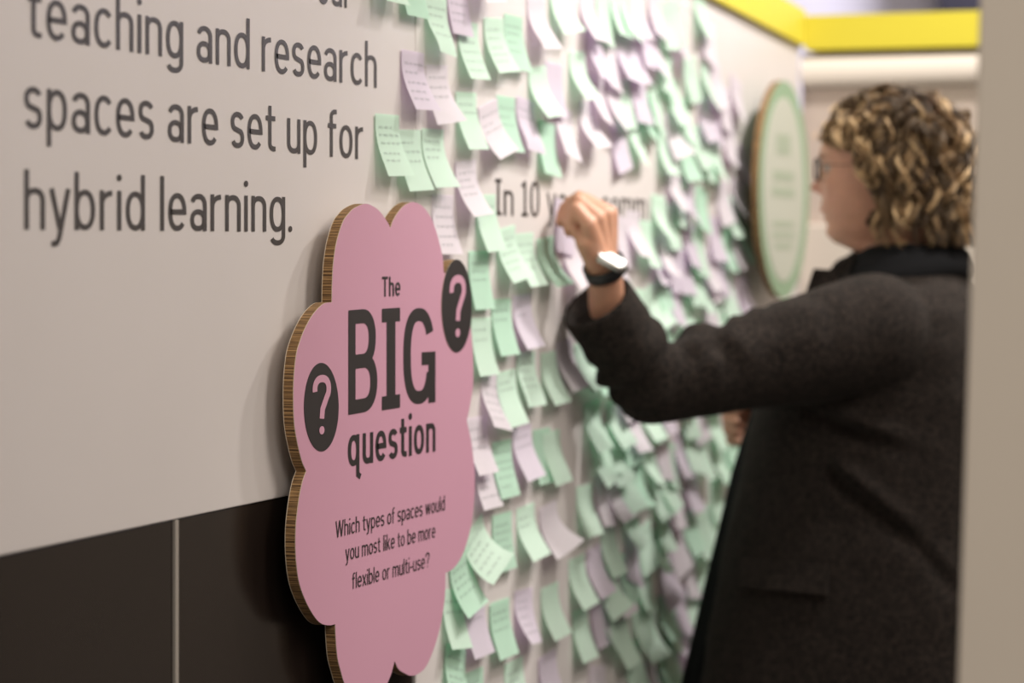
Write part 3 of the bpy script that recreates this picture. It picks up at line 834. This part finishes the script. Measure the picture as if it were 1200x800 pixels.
# trunk and legs under the clothes
chain(bm, [(PX, -0.42, 1.26), (PX, -0.43, 1.05), (PX, -0.44, 0.90)], [0.105, 0.105, 0.125], 24)
chain(bm, [(PX - 0.14, -0.40, 1.30), (PX + 0.14, -0.40, 1.30)], [0.062, 0.062], 24)
for s in (-1, 1):
    chain(bm, [(PX + s * 0.085, -0.44, 0.86), (PX + s * 0.09, -0.42, 0.48), (PX + s * 0.095, -0.45, 0.09)], [0.085, 0.055, 0.038], 20)
    chain(bm, [(PX + s * 0.095, -0.46, 0.05), (PX + s * 0.10, -0.32, 0.035)], [0.036, 0.026], 16)
# left arm, reaching to the wall
SHL = Vector((PX - 0.165, -0.385, Q(1000, 385, 4.0).z)); 
ELL = Q(752, 446, 3.79); WRL = Q(709, 312, 3.672)
chain(bm, [SHL, SHL.lerp(ELL, .5), ELL, Q(724, 400, 3.76), Q(711, 356, 3.715), WRL], [0.052, 0.043, 0.030, 0.030, 0.026, 0.0235], 20)
# left hand: palm block then five chains
def H(px, py, x): return Q(px, py, x)
HX = 3.652
mcp = [H(690, 263, HX - .034), H(700, 256, HX - .018), H(709, 251, HX), H(715, 250, HX + .020)]
for i, m_ in enumerate(mcp):
    base = WRL + Vector(((-.015, -.006, .004, .014)[i], 0.002, 0.006))
    chain(bm, [base, base.lerp(m_, .6), m_], [.0155, .0135, .0115], 14)
capsule(bm, H(688, 258, HX - .01), H(678, 262, HX - .006), .012, .012)
palmL = H(688, 284, HX - .02)
chain(bm, [WRL + Vector((-.008, .006, .0)), palmL, H(690, 268, HX - .02)], [.018, .0165, .012], 14)
fing = [
 ([mcp[0], H(675, 244, HX - .034), H(668, 261, HX - .03), H(676, 275, HX - .028)], [.0105, .0088, .0080, .0070]),
 ([mcp[1], H(677, 235, HX - .018), H(664, 255, HX - .016), H(667, 272, HX - .014)], [.0112, .0094, .0086, .0074]),
 ([mcp[2], H(679, 231, HX - .002), H(662, 244, HX + .000), H(657, 260, HX + .002)], [.0116, .0098, .0088, .0076]),
 ([mcp[3], H(686, 233, HX + .016), H(668, 236, HX + .012), H(658, 250, HX + .006)], [.0112, .0095, .0084, .0072]),
 ([WRL + Vector((.014, .004, .012)), H(690, 284, HX + .028), H(676, 272, HX + .024), H(663, 261, HX + .012)], [.0150, .0135, .0105, .0085]),
]
for p_, r_ in fing: chain(bm, p_, r_, 14)
# right arm, bent across the body
SHR = Vector((PX + 0.165, -0.385, SHL.z)); ELR = Vector((PX + 0.25, -0.34, 1.07)); WRR = Vector((PX + 0.13, -0.15, 1.142))
chain(bm, [SHR, ELR, WRR], [0.052, 0.036, 0.024], 18)
hr = Q(856, 488, PX + 0.06)
dirh = (hr - WRR)
for i in range(4):
    off = Vector((0, 0.0, 0.024 - i * 0.016))
    k1 = WRR.lerp(hr, .55) + off; 
    chain(bm, [WRR + off * .5, k1], [.014, .011], 12)
    ln = (0.9, 1.0, 0.95, 0.8)[i]
    chain(bm, [k1, k1 + Vector((-0.034 * ln, .020 * ln, 0.002)), k1 + Vector((-0.058 * ln, .014 * ln, -0.004)), k1 + Vector((-0.068 * ln, -.004, -0.006))], [.0105, .009, .008, .007], 12)
chain(bm, [WRR + Vector((0, 0, .018)), WRR.lerp(hr, .3) + Vector((0, -.01, .036)), WRR.lerp(hr, .7) + Vector((-.01, -.012, .042)), WRR.lerp(hr, .95) + Vector((-.02, -.01, .036))], [.014, .012, .010, .008], 12)
body = remeshed(bm, 0.0026, 2, 'body')
co = getco(body)
skin = np.array((0.56, 0.29, 0.19)); cols = np.tile(skin, (len(co), 1))
pyv = 200 - (co[:, 2] - hz_(200)) / (hz_(200) - hz_(201)); au = np.abs(co[:, 0] - PX); front = co[:, 1] > fy(985)
G = lambda v, c, s: np.exp(-((v - c) / s) ** 2)
lip = G(pyv, 251.5, 5.5) * G(au, 0, 0.020) * front * (co[:, 2] > 1.3)
cols = cols * (1 - 0.75 * lip[:, None]) + np.array((0.30, 0.10, 0.09)) * 0.75 * lip[:, None]
rosy = (G(pyv, 222, 11) * G(au, 0, 0.015) * 0.8 + G(pyv, 228, 16) * G(au, 0.045, 0.02) * 0.2) * front * (co[:, 2] > 1.3)
cols = cols * (1 - rosy[:, None]) + np.array((0.45, 0.15, 0.11)) * rosy[:, None]
brow = G(pyv, 183, 3) * G(au, 0.032, 0.016) * (co[:, 1] > fy(990)) * 0.6
cols = cols * (1 - brow[:, None]) + np.array((0.12, 0.07, 0.04)) * brow[:, None]
set_tint(body, cols)
pc_(link('body', body, M['skin']))
# eyes with lids
for s in (-1, 1):
    ec = Vector((PX + s * 0.031, fy(967) - 0.0175, hz_(197)))
    bm = bmesh.new(); bmesh.ops.create_uvsphere(bm, u_segments=24, v_segments=16, radius=0.0118, matrix=Matrix.Translation(ec))
    me = bpy.data.meshes.new('eye'); bm.to_mesh(me); bm.free()
    me.materials.append(M['eye']); me.materials.append(M['iris'])
    for p in me.polygons:
        p.use_smooth = True
        if (Vector(p.center) - ec).normalized().dot(Vector((0, 1, -0.15)).normalized()) > 0.90: p.material_index = 1
    pc_(link('eye', me))
    bm = bmesh.new()
    for (a0, a1) in ((0.30, 1.6), (-1.6, -0.45)):       # upper and lower lid shells
        vsx = []
        for i in range(9):
            el = a0 + (a1 - a0) * i / 8
            vsx.append([bm.verts.new(ec + 0.0134 * Vector((math.sin(az) * math.cos(el), math.cos(az) * math.cos(el), math.sin(el)))) for az in np.linspace(-1.4, 1.4, 13)])
        for i in range(8):
            for j in range(12): bm.faces.new((vsx[i][j], vsx[i][j + 1], vsx[i + 1][j + 1], vsx[i + 1][j]))
    me = bpy.data.meshes.new('eyelids'); bm.to_mesh(me); bm.free(); me.polygons.foreach_set('use_smooth', [True] * len(me.polygons))
    set_tint(me, np.tile(skin * 0.85, (len(me.vertices), 1)))
    pc_(link('eyelids', me, M['skin']))
# glasses
bm = bmesh.new()
gy = fy(961.5)
def tube(bm, pts, r, n=8, closed=False):
    pts = [Vector(p) for p in pts]; m_ = len(pts); rr = []
    for i, p in enumerate(pts):
        t = (pts[(i + 1) % m_] - pts[i - 1]) if closed else (pts[min(i + 1, m_ - 1)] - pts[max(i - 1, 0)])
        t.normalize(); a = t.cross(Vector((0.13, 0.2, 0.97))).normalized(); b = t.cross(a)
        ri = r[i] if isinstance(r, (list, tuple, np.ndarray)) else r
        rr.append([bm.verts.new(p + (a * math.cos(2 * math.pi * k / n) + b * math.sin(2 * math.pi * k / n)) * ri) for k in range(n)])
    for i in range(m_ if closed else m_ - 1):
        A = rr[i]; B = rr[(i + 1) % m_]
        for k in range(n): bm.faces.new((A[k], A[(k + 1) % n], B[(k + 1) % n], B[k]))
    if not closed: bm.faces.new(rr[0][::-1]); bm.faces.new(rr[-1])
for s in (-1, 1):
    pts = []
    for k in range(28):
        a = 2 * math.pi * k / 28
        cxx = math.copysign(abs(math.cos(a)) ** .8, math.cos(a)); szz = math.copysign(abs(math.sin(a)) ** .8, math.sin(a))
        pts.append((PX + s * 0.033 + 0.0245 * cxx, gy - 0.004 * abs(cxx * 0.5 + s * .5) , hz_(199) + 0.0165 * szz))
    tube(bm, pts, 0.0020, 8, True)
    tube(bm, [(PX + s * 0.057, gy - .003, hz_(194)), (PX + s * 0.069, gy - 0.012, hz_(194)), (PX + s * 0.077, gy - 0.05, hz_(195)), (PX + s * 0.080, fy(1058), hz_(197)), (PX + s * 0.078, fy(1068), hz_(208))], 0.0006)
tube(bm, [(PX - 0.0095, gy, hz_(194)), (PX, gy + 0.003, hz_(192)), (PX + 0.0095, gy, hz_(194))], 0.0015)
me = bpy.data.meshes.new('glasses'); bm.to_mesh(me); bm.free(); me.polygons.foreach_set('use_smooth', [True] * len(me.polygons))
pc_(link('glasses', me, M['frame']))

# ---- hair: a shaded under-layer and several hundred curling locks
hc = Vector((PX, fy(1055), hz_(190)))
HR = Vector((0.100, 0.110, 0.108))
hair_face = [(164, 960), (176, 983), (181, 1012), (205, 1018), (228, 1036), (243, 1042), (256, 1022), (290, 1018), (330, 1030)]
def flare(n_):
    if n_.z >= 0: return 1.0
    return min(1.9, max(1e-3, math.sqrt(max(1e-4, 1 - n_.z * n_.z))) ** -0.8)
def ell(n_, k): return hc + Vector((n_.x * HR.x * k * flare(n_), n_.y * HR.y * k * flare(n_), n_.z * HR.z * k))
def face_zone(p, pad=0.0):
    py = 200 - (p.z - hz_(200)) / (hz_(200) - hz_(201))
    if py < 164: return False
    lim = np.interp(py, [h[0] for h in hair_face], [h[1] for h in hair_face])
    ylim = fy(lim)
    return p.y > ylim + pad
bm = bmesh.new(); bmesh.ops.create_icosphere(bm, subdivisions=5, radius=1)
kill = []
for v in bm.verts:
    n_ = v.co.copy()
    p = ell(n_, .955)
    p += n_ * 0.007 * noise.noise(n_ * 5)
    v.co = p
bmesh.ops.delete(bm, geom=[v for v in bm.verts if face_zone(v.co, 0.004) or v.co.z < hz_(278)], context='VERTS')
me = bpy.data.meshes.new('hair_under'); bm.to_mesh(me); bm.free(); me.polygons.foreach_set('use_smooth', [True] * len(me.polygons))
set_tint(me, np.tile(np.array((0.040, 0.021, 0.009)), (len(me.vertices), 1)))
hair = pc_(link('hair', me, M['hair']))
hr_ = random.Random(11)
hv = []; hf = []; hcol = []
def lock(root, length, r0, col0, col1, helix, pitch, k0, k1, shift=Vector((0, 0, 0))):
    n_ = root.normalized(); pts = []
    steps = max(8, int(length / 0.006))
    # wander over the shell with gravity
    part = Vector((0.1, -0.25, 1)).normalized()
    tdir = (n_ - part * n_.dot(part)); tdir = tdir.normalized() if tdir.length > 1e-3 else Vector((hr_.uniform(-1, 1), hr_.uniform(-1, 1), 0)).normalized()
    tdir = (tdir + Vector((hr_.uniform(-.5, .5), hr_.uniform(-.5, .5), 0))).normalized()
    ph = hr_.random() * 6.28; hand_ = hr_.choice((-1, 1)); cur = n_.copy(); flat = ell(n_, k0)
    k = k0
    for i in range(steps):
        t = i / steps
        k = k0 + (k1 - k0) * min(1, t * 1.6)
        g = Vector((0, 0, -1)); tdir = (tdir + g * (0.16 + 0.12 * t)); tdir -= cur * tdir.dot(cur); tdir.normalize()
        cur = (cur + tdir * (0.006 / 0.1)).normalized()
        if cur.z < -0.55:
            base = flat + Vector((cur.x * .001, cur.y * .001, -0.006)); flat = base
        else:
            base = ell(cur, k); flat = base
        side = cur.cross(tdir)
        amp = helix * min(1, t * 3 + .15)
        a = ph + hand_ * i * 0.006 / pitch * 6.28
        p = base + side * amp * math.cos(a) + cur * amp * math.sin(a) + shift * (1.2 - .6 * t)
        if face_zone(p, 0.0) : break
        if p.z < hz_(290): break
        pts.append(p)
    m_ = len(pts)
    if m_ < 5: return
    b0 = len(hv); ns = 5
    for i, p in enumerate(pts):
        t = i / (m_ - 1)
        tg = (pts[min(i + 1, m_ - 1)] - pts[max(i - 1, 0)]).normalized()
        a_ = tg.cross(Vector((0.2, 0.1, 0.97))).normalized(); b_ = tg.cross(a_)
        r = r0 * (1 - 0.75 * t ** 2) * (0.5 + 0.5 * min(1, t * 5))
        c_ = [x0 * (1 - t) + x1 * t for x0, x1 in zip(col0, col1)]
        for q in range(ns):
            an = 2 * math.pi * q / ns
            hv.append(p + a_ * math.cos(an) * r * 1.5 + b_ * math.sin(an) * r * 0.7); hcol.append(c_)
    for i in range(m_ - 1):
        for q in range(ns):
            hf.append((b0 + i * ns + q, b0 + i * ns + (q + 1) % ns, b0 + (i + 1) * ns + (q + 1) % ns, b0 + (i + 1) * ns + q))
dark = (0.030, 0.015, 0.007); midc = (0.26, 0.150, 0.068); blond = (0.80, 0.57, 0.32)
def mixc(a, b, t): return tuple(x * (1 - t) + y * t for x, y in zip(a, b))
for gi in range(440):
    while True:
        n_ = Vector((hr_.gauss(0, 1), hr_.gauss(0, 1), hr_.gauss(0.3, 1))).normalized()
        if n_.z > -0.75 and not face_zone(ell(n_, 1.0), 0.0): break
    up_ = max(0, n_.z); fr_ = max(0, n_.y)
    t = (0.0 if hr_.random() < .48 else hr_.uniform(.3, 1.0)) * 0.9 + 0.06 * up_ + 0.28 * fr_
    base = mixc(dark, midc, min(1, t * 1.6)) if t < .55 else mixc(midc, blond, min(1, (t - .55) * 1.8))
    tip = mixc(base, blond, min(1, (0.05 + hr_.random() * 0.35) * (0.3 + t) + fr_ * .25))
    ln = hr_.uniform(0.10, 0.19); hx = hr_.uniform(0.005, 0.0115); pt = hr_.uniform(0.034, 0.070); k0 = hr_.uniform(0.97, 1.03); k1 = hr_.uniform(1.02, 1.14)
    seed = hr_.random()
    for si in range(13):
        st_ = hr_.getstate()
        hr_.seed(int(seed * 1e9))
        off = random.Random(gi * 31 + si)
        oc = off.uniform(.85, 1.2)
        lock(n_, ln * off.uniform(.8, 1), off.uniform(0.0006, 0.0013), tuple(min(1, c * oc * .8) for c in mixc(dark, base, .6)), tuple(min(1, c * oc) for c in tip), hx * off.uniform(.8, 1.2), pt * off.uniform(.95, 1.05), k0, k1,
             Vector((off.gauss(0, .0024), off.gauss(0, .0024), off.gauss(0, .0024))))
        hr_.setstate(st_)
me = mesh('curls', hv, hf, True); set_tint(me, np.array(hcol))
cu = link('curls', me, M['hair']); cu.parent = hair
print('hair tris', len(hf) * 2)

# ---- coat
def ring_pts(py, pf, pb, hw, a0, a1, n, shrink=0.0, pw=0.85):
    yf = Q(pf, py, PX).y - shrink; yb = Q(pb, py, PX).y + shrink; c = (yf + yb) / 2; ry = (yf - yb) / 2; rx = hw - shrink
    z = 1.42 + (HORY - py) / FPX * 4.17
    out = []
    for k in range(n):
        a = a0 + (a1 - a0) * k / (n - 1)          # 0 = front
        s, co_ = math.sin(a), math.cos(a)
        out.append(Vector((PX + rx * math.copysign(abs(s) ** pw, s), c + ry * math.copysign(abs(co_) ** pw, co_), z)))
    return out
coat_rows = [(312, 1003, 1125, .085), (325, 985, 1135, .125), (342, 968, 1146, .170), (362, 952, 1157, .190), (400, 925, 1170, .200), (450, 898, 1178, .198),
 (506, 884, 1182, .194), (560, 872, 1184, .196), (612, 861, 1190, .203), (700, 845, 1202, .218), (800, 826, 1216, .234), (900, 812, 1228, .246), (1010, 800, 1238, .256)]
GAP = R(21)
bm = bmesh.new()
n = 84; outer = []; inner = []
for i, (py, pf, pb, hw) in enumerate(coat_rows):
    gp = GAP * (0.7 + 0.6 * min(1, max(0, (py - 500) / 400)))
    outer.append(ring_pts(py, pf, pb, hw, gp, 2 * math.pi - gp, n))
    inner.append(ring_pts(py, pf, pb, hw, gp, 2 * math.pi - gp, n, 0.016))
loftrings = []
for o_, i_ in zip(outer, inner): loftrings.append(o_ + i_[::-1])
# upsample between rows
up = []
for i in range(len(loftrings) - 1):
    for k in range(6):
        t = k / 6; up.append([a.lerp(b, t) for a, b in zip(loftrings[i], loftrings[i + 1])])
up.append(loftrings[-1]); loft(bm, up, True)
# shoulders and sleeves
shl = SHL + Vector((0.008, 0.0, -0.008)); shr = SHR + Vector((-0.008, 0, -0.008))
up1 = Q(1020, 362, PX - 0.12); 
el = Q(764, 449, 3.80); wr = Q(698, 353, 3.708)
cuffdir = (wr - el)
chain(bm, [Vector((PX - .09, -.40, 1.325)), shl, shl.lerp(el, .28), shl.lerp(el, .6), shl.lerp(el, .85), el], [.060, .090, .081, .068, .061, .060], 28)
chain(bm, [el, el.lerp(wr, .55)], [.060, .055], 28)
lathe_axis(bm, el.lerp(wr, .3), wr, [(0, .050), (.25, .057), (.97, .0555), (1.0, .054), (1.0, .047), (.86, .044), (.84, .001)], 36)
chain(bm, [Vector((PX + .09, -.40, 1.325)), shr, shr.lerp(ELR, .5), ELR], [.060, .086, .068, .060], 24)
lathe_axis(bm, ELR.lerp(WRR, -.1), ELR.lerp(WRR, .92), [(0, .052), (.3, .055), (.98, .050), (1.0, .048), (1.0, .041), (.85, .039), (.84, .001)], 30)
coat = remeshed(bm, 0.0055, 5, 'coat')
co = getco(coat); no = getno(coat)
disp = np.zeros(len(co))
def seg_dist(P, a, b):
    a = np.array(a); b = np.array(b); ab = b - a; t = np.clip(((P - a) @ ab) / (ab @ ab), 0, 1); c = a + t[:, None] * ab
    return np.linalg.norm(P - c, axis=1), t
def fold(pts, wdt, h):
    global disp
    best = np.full(len(co), 9.0)
    for i in range(len(pts) - 1):
        dd, t = seg_dist(co, pts[i], pts[i + 1]); best = np.minimum(best, dd)
    disp += h * np.exp(-(best / wdt) ** 2)
sx_ = PX - 0.20
fold([Q(955, 487, sx_ + .02), Q(1010, 512, sx_), Q(1060, 530, sx_), Q(1125, 543, sx_ + .02)], .010, -.015)
fold([Q(960, 470, sx_ + .02), Q(1015, 497, sx_), Q(1065, 514, sx_), Q(1125, 526, sx_ + .02)], .013, .013)
fold([Q(985, 545, sx_), Q(1040, 590, sx_), Q(1085, 625, sx_), Q(1125, 668, sx_ + .02)], .012, .013)
fold([Q(975, 560, sx_), Q(1030, 606, sx_), Q(1075, 641, sx_), Q(1120, 688, sx_ + .02)], .012, -.012)
# armhole seam
fold([Q(1000, 322, sx_ + .06), Q(1020, 360, sx_ - .01), Q(1022, 410, sx_ - .02), Q(1005, 460, sx_), Q(968, 488, sx_)], .007, -.006)
# sleeve wrinkles: rings of compression across the inner elbow and along the upper sleeve
def across(c, ax, amp, wl, ext, off=0.0, up_only=True):
    global disp
    c = np.array(c); ax = np.array(Vector(ax).normalized()); rel = co - c; s = rel @ ax
    r = np.linalg.norm(rel - s[:, None] * ax, axis=1)
    nz = np.array([noise.noise(Vector(p) * 14) for p in co[np.abs(s) < ext * 2.4]]) if False else 0
    wgt = np.exp(-(s / ext) ** 2) * (r < 0.11)
    if up_only: wgt = wgt * np.clip(0.35 + no[:, 2], 0, 1)
    nz = np.array([noise.noise(Vector(p) * 13.0 + Vector((3, off * 5, 0))) for p in co])
    phase = s / wl * 2 * math.pi + off + 12 * (rel @ np.array([0.3, 1, 0.6])) + 4.5 * nz
    disp += amp * (0.45 + 1.3 * np.clip(nz + .3, 0, 1)) * np.sin(phase) * wgt
d1 = (el - shl)
across(el.lerp(shl, .26), d1, .0075, .058, .07, 0.5)
across(el.lerp(shl, .62), d1, .0030, .080, .06, 1.9)
across(el.lerp(wr, .28), cuffdir, .0075, .044, .045, 0.0, False)
# soft general unevenness
sel = np.array([noise.noise(Vector(p) * 9.0) * 0.6 + noise.noise(Vector(p) * 22.0) * 0.4 for p in co])
disp += 0.0050 * sel
setco(coat, co + no * disp[:, None])
coat_o = pc_(link('coat', coat, M['wool']))
coat_o['label'] = 'charcoal wool coat with a side pocket'
bvh = BVHTree.FromPolygons([Vector(v.co) for v in coat.vertices], [tuple(p.vertices) for p in coat.polygons])
def on_coat(px, py, lift):
    d = ray(px, py).normalized(); h = bvh.ray_cast(CAM, d)
    if h[0] is None: return Z(px, py, 4.1)
    nn_ = h[1] if h[1].dot(d) < 0 else -h[1]
    return h[0] + nn_ * lift
# pocket flap, a thick welt of the same wool
fl_px = [(868, 651), (971, 660), (971, 697), (869, 688)]
gx, gz = 16, 6; vs = []; 
for side_ in (0.009, -0.002):
    for j in range(gz + 1):
        for i in range(gx + 1):
            u = i / gx; v = j / gz
            a = Vector(fl_px[0]).lerp(Vector(fl_px[1]), u); b = Vector(fl_px[3]).lerp(Vector(fl_px[2]), u); p = a.lerp(b, v)
            ed = min(u, 1 - u) * 6; ed2 = (1 - v) * 3
            lf = side_ if side_ < 0 else side_ * (0.35 + 0.65 * v)
            vs.append(on_coat(p[0], p[1], lf))
fs = []; K = (gx + 1) * (gz + 1)
for j in range(gz):
    for i in range(gx):
        a = j * (gx + 1) + i
        fs.append((a, a + 1, a + gx + 2, a + gx + 1)); fs.append((K + a, K + a + gx + 1, K + a + gx + 2, K + a + 1))
for i in range(gx):
    a = i; fs.append((a, K + a, K + a + 1, a + 1)); a = gz * (gx + 1) + i; fs.append((a, a + 1, K + a + 1, K + a))
for j in range(gz):
    a = j * (gx + 1); b = a + gx + 1; fs.append((a, b, K + b, K + a)); a += gx; b += gx; fs.append((a, K + a, K + b, b))
pc_(link('pocket_flap', mesh('pocket_flap', vs, fs), M['wool']))
# button and lapel point
bq = Q(861, 607, PX - 0.055)
bm = bmesh.new(); bmesh.ops.create_cone(bm, cap_ends=True, segments=20, radius1=.011, radius2=.009, depth=.006, matrix=Matrix.Translation(bq) @ Matrix.Rotation(R(90), 4, 'X') @ Matrix.Rotation(R(-15), 4, 'Y'))
me = bpy.data.meshes.new('button'); bm.to_mesh(me); bm.free(); pc_(link('button', me, M['button']))
for s in (-1, 1):
    xo = PX + s * 0.075
    pts2 = [Q(1000, 300, xo), Q(972, 318, xo), Q(956, 317, xo + s * .01), Q(945, 342, xo + s * .01), Q(925, 400, xo - s * .02), Q(895, 480, xo - s * .05), Q(918, 470, xo - s * .01), Q(955, 380, xo + s * .02), Q(990, 335, xo + s * .03)]
    off = Vector((s * 0.007, 0.0, 0))
    if s > 0: pts2 = [Vector((xo + (p.x - xo), p.y, p.z)) for p in [Vector((2 * PX - q.x, q.y, q.z)) for q in L_keep]]
    else: L_keep = pts2
    nn2 = len(pts2); vs = [p - off for p in pts2] + [p + off for p in pts2]
    cen = sum(pts2, Vector()) / nn2
    fs = [(i, (i + 1) % nn2, nn2 + (i + 1) % nn2, nn2 + i) for i in range(nn2)] + [tuple(range(nn2)), tuple(range(2 * nn2 - 1, nn2 - 1, -1))]
    lp = pc_(link('lapel', mesh('lapel', vs, fs), M['wool'])); bv = lp.modifiers.new('b', 'BEVEL'); bv.width = .003; bv.segments = 2
# ---- black dress seen in the coat's opening
bm = bmesh.new()
dress_rows = [(330, 985, 1110, .09), (400, 915, 1120, .12), (450, 893, 1120, .13), (506, 876, 1120, .135), (560, 860, 1120, .14), (612, 849, 1120, .145), (700, 829, 1130, .155), (800, 806, 1140, .165), (900, 790, 1150, .175), (1000, 780, 1155, .18)]
rr = []
for i in range(len(dress_rows) - 1):
    for k in range(6):
        t = k / 6; a = dress_rows[i]; b = dress_rows[i + 1]; row = [x0 * (1 - t) + x1 * t for x0, x1 in zip(a, b)]
        pts = ring_pts(row[0], row[1], row[2], row[3], 0, 2 * math.pi * (1 - 1 / 72), 72, 0, 1.0)
        for q, p in enumerate(pts):
            an = 2 * math.pi * q / 72; f_ = 0.004 * math.sin(an * 17) * min(1, max(0, (row[0] - 480) / 200)) * max(0, math.cos(an))
            p.y += f_
        rr.append(pts)
loft(bm, rr, True); bmesh.ops.recalc_face_normals(bm, faces=bm.faces)
me = bpy.data.meshes.new('dress'); bm.to_mesh(me); bm.free(); me.polygons.foreach_set('use_smooth', [True] * len(me.polygons))
pc_(link('dress', me, M['dress']))
# ---- scarf wound round the neck
bm = bmesh.new()
def wound(cpy, rx, ryf, ryb, r, tilt, ph):
    pts = []
    for k in range(40):
        a = 2 * math.pi * k / 40
        y0 = fy(1058); yy = y0 + (ryf if math.cos(a) > 0 else ryb) * math.cos(a)
        pts.append(Vector((PX + rx * math.sin(a), yy, hz_(cpy) - tilt * math.cos(a) + 0.004 * math.sin(3 * a + ph))))
    for i in range(40): capsule(bm, pts[i], pts[(i + 1) % 40], r * (1 + .12 * math.sin(4 * i / 40 * 6.28 + ph)), r * (1 + .12 * math.sin(4 * (i + 1) / 40 * 6.28 + ph)), 12, 4)
wound(303, .078, .070, .070, .021, .010, 0)
wound(313, .092, .086, .082, .022, .012, 1.3)
wound(324, .105, .098, .090, .020, .014, 2.6)
sc_ = remeshed(bm, .005, 3, 'scarf')
pc_(link('scarf', sc_, M['scarf']))
# ---- trousers, shoes
bm = bmesh.new()
for s in (-1, 1):
    chain(bm, [(PX + s * 0.080, -0.40, 0.86), (PX + s * 0.085, -0.41, 0.48), (PX + s * 0.095, -0.45, 0.12)], [0.085, 0.072, 0.060], 24)
pc_(link('trousers', remeshed(bm, .008, 3, 'trousers'), M['trouser']))
for s in (-1, 1):
    bm = bmesh.new(); chain(bm, [(PX + s * .095, -0.47, 0.052), (PX + s * .098, -0.40, 0.050), (PX + s * .105, -0.29, 0.036)], [.044, .042, .034], 20)
    capsule(bm, (PX + s * .095, -0.455, .06), (PX + s * .095, -0.455, .12), .045, .042)
    me = remeshed(bm, .005, 3, 'shoe'); c = getco(me); c[:, 2] = np.maximum(c[:, 2], 0.001); setco(me, c)
    pc_(link('shoe', me, M['shoe']))
# ---- wristwatch
ax = (WRL - el).normalized(); wc = el.lerp(WRL, 1.0) - ax * 0.010
wc = Q(709, 314, 3.672)
toward = (CAM - wc).normalized()
nrm = (RGT * 0.42 + UP * 0.42 - FWD * 0.80); nrm = (nrm - ax * nrm.dot(ax)).normalized(); sd = ax.cross(nrm)
su = (RGT * .9 - UP * .43).normalized(); sn = (UP * .90 - FWD * .36 + RGT * .36); sn = (sn - su * sn.dot(su)).normalized(); sv = sn.cross(su)
bm = bmesh.new(); segs = 48; rings_ = []
for k in range(segs):
    a = 2 * math.pi * k / segs; rad = nrm * math.cos(a) + sd * math.sin(a)
    r1, r2 = .0275, .0305
    rings_.append([bm.verts.new(wc + rad * rr1 + ax * h) for rr1, h in ((r1, -.009), (r2, -.008), (r2, .008), (r1, .009))])
for k in range(segs):
    A = rings_[k]; B = rings_[(k + 1) % segs]
    for j in range(4): bm.faces.new((A[j], A[(j + 1) % 4], B[(j + 1) % 4], B[j]))
me = bpy.data.meshes.new('watch_strap'); bm.to_mesh(me); bm.free(); me.polygons.foreach_set('use_smooth', [True] * len(me.polygons))
pc_(link('watch_strap', me, M['strap']))
def rounded(cen, n_, u_, v_, a, b, th, name, m):
    vs = []; K = 36
    for h, sc2 in ((0, .94), (th * .3, 1), (th * .7, 1), (th, .9)):
        for k in range(K):
            t = 2 * math.pi * k / K; cx_ = math.copysign(abs(math.cos(t)) ** .5, math.cos(t)); sy_ = math.copysign(abs(math.sin(t)) ** .5, math.sin(t))
            vs.append(cen + n_ * h + u_ * a * sc2 * cx_ + v_ * b * sc2 * sy_)
    fs = [tuple(range(K))[::-1], tuple(range(3 * K, 4 * K))]
    for l in range(3):
        for k in range(K): fs.append((l * K + k, l * K + (k + 1) % K, (l + 1) * K + (k + 1) % K, (l + 1) * K + k))
    return pc_(link(name, mesh(name, vs, fs, True), m))
wq = Q(716, 306, 3.645)
rounded(wq - sn * .004, sn, su, sv, .0215, .0185, .009, 'watch_case', M['steel'])
rounded(wq + sn * .0048, sn, su, sv, .0195, .0165, .0012, 'watch_screen', M['screen'])
# ---- pen held to the wall: a thing of its own
tipp = W(652, 252, 0.001); tail = H(672, 246, HX + .012) + Vector((0.045, -0.02, -0.012))
bm = bmesh.new(); lathe_axis(bm, tipp, tail, [(0, .0006), (.08, .003), (.12, .0045), (.95, .0045), (1, .003)], 16)
me = bpy.data.meshes.new('pen'); bmesh.ops.recalc_face_normals(bm, faces=bm.faces); bm.to_mesh(me); bm.free()
tag(link('pen', me, M['pen']), 'dark pen held in the raised hand against the wall', 'pen')
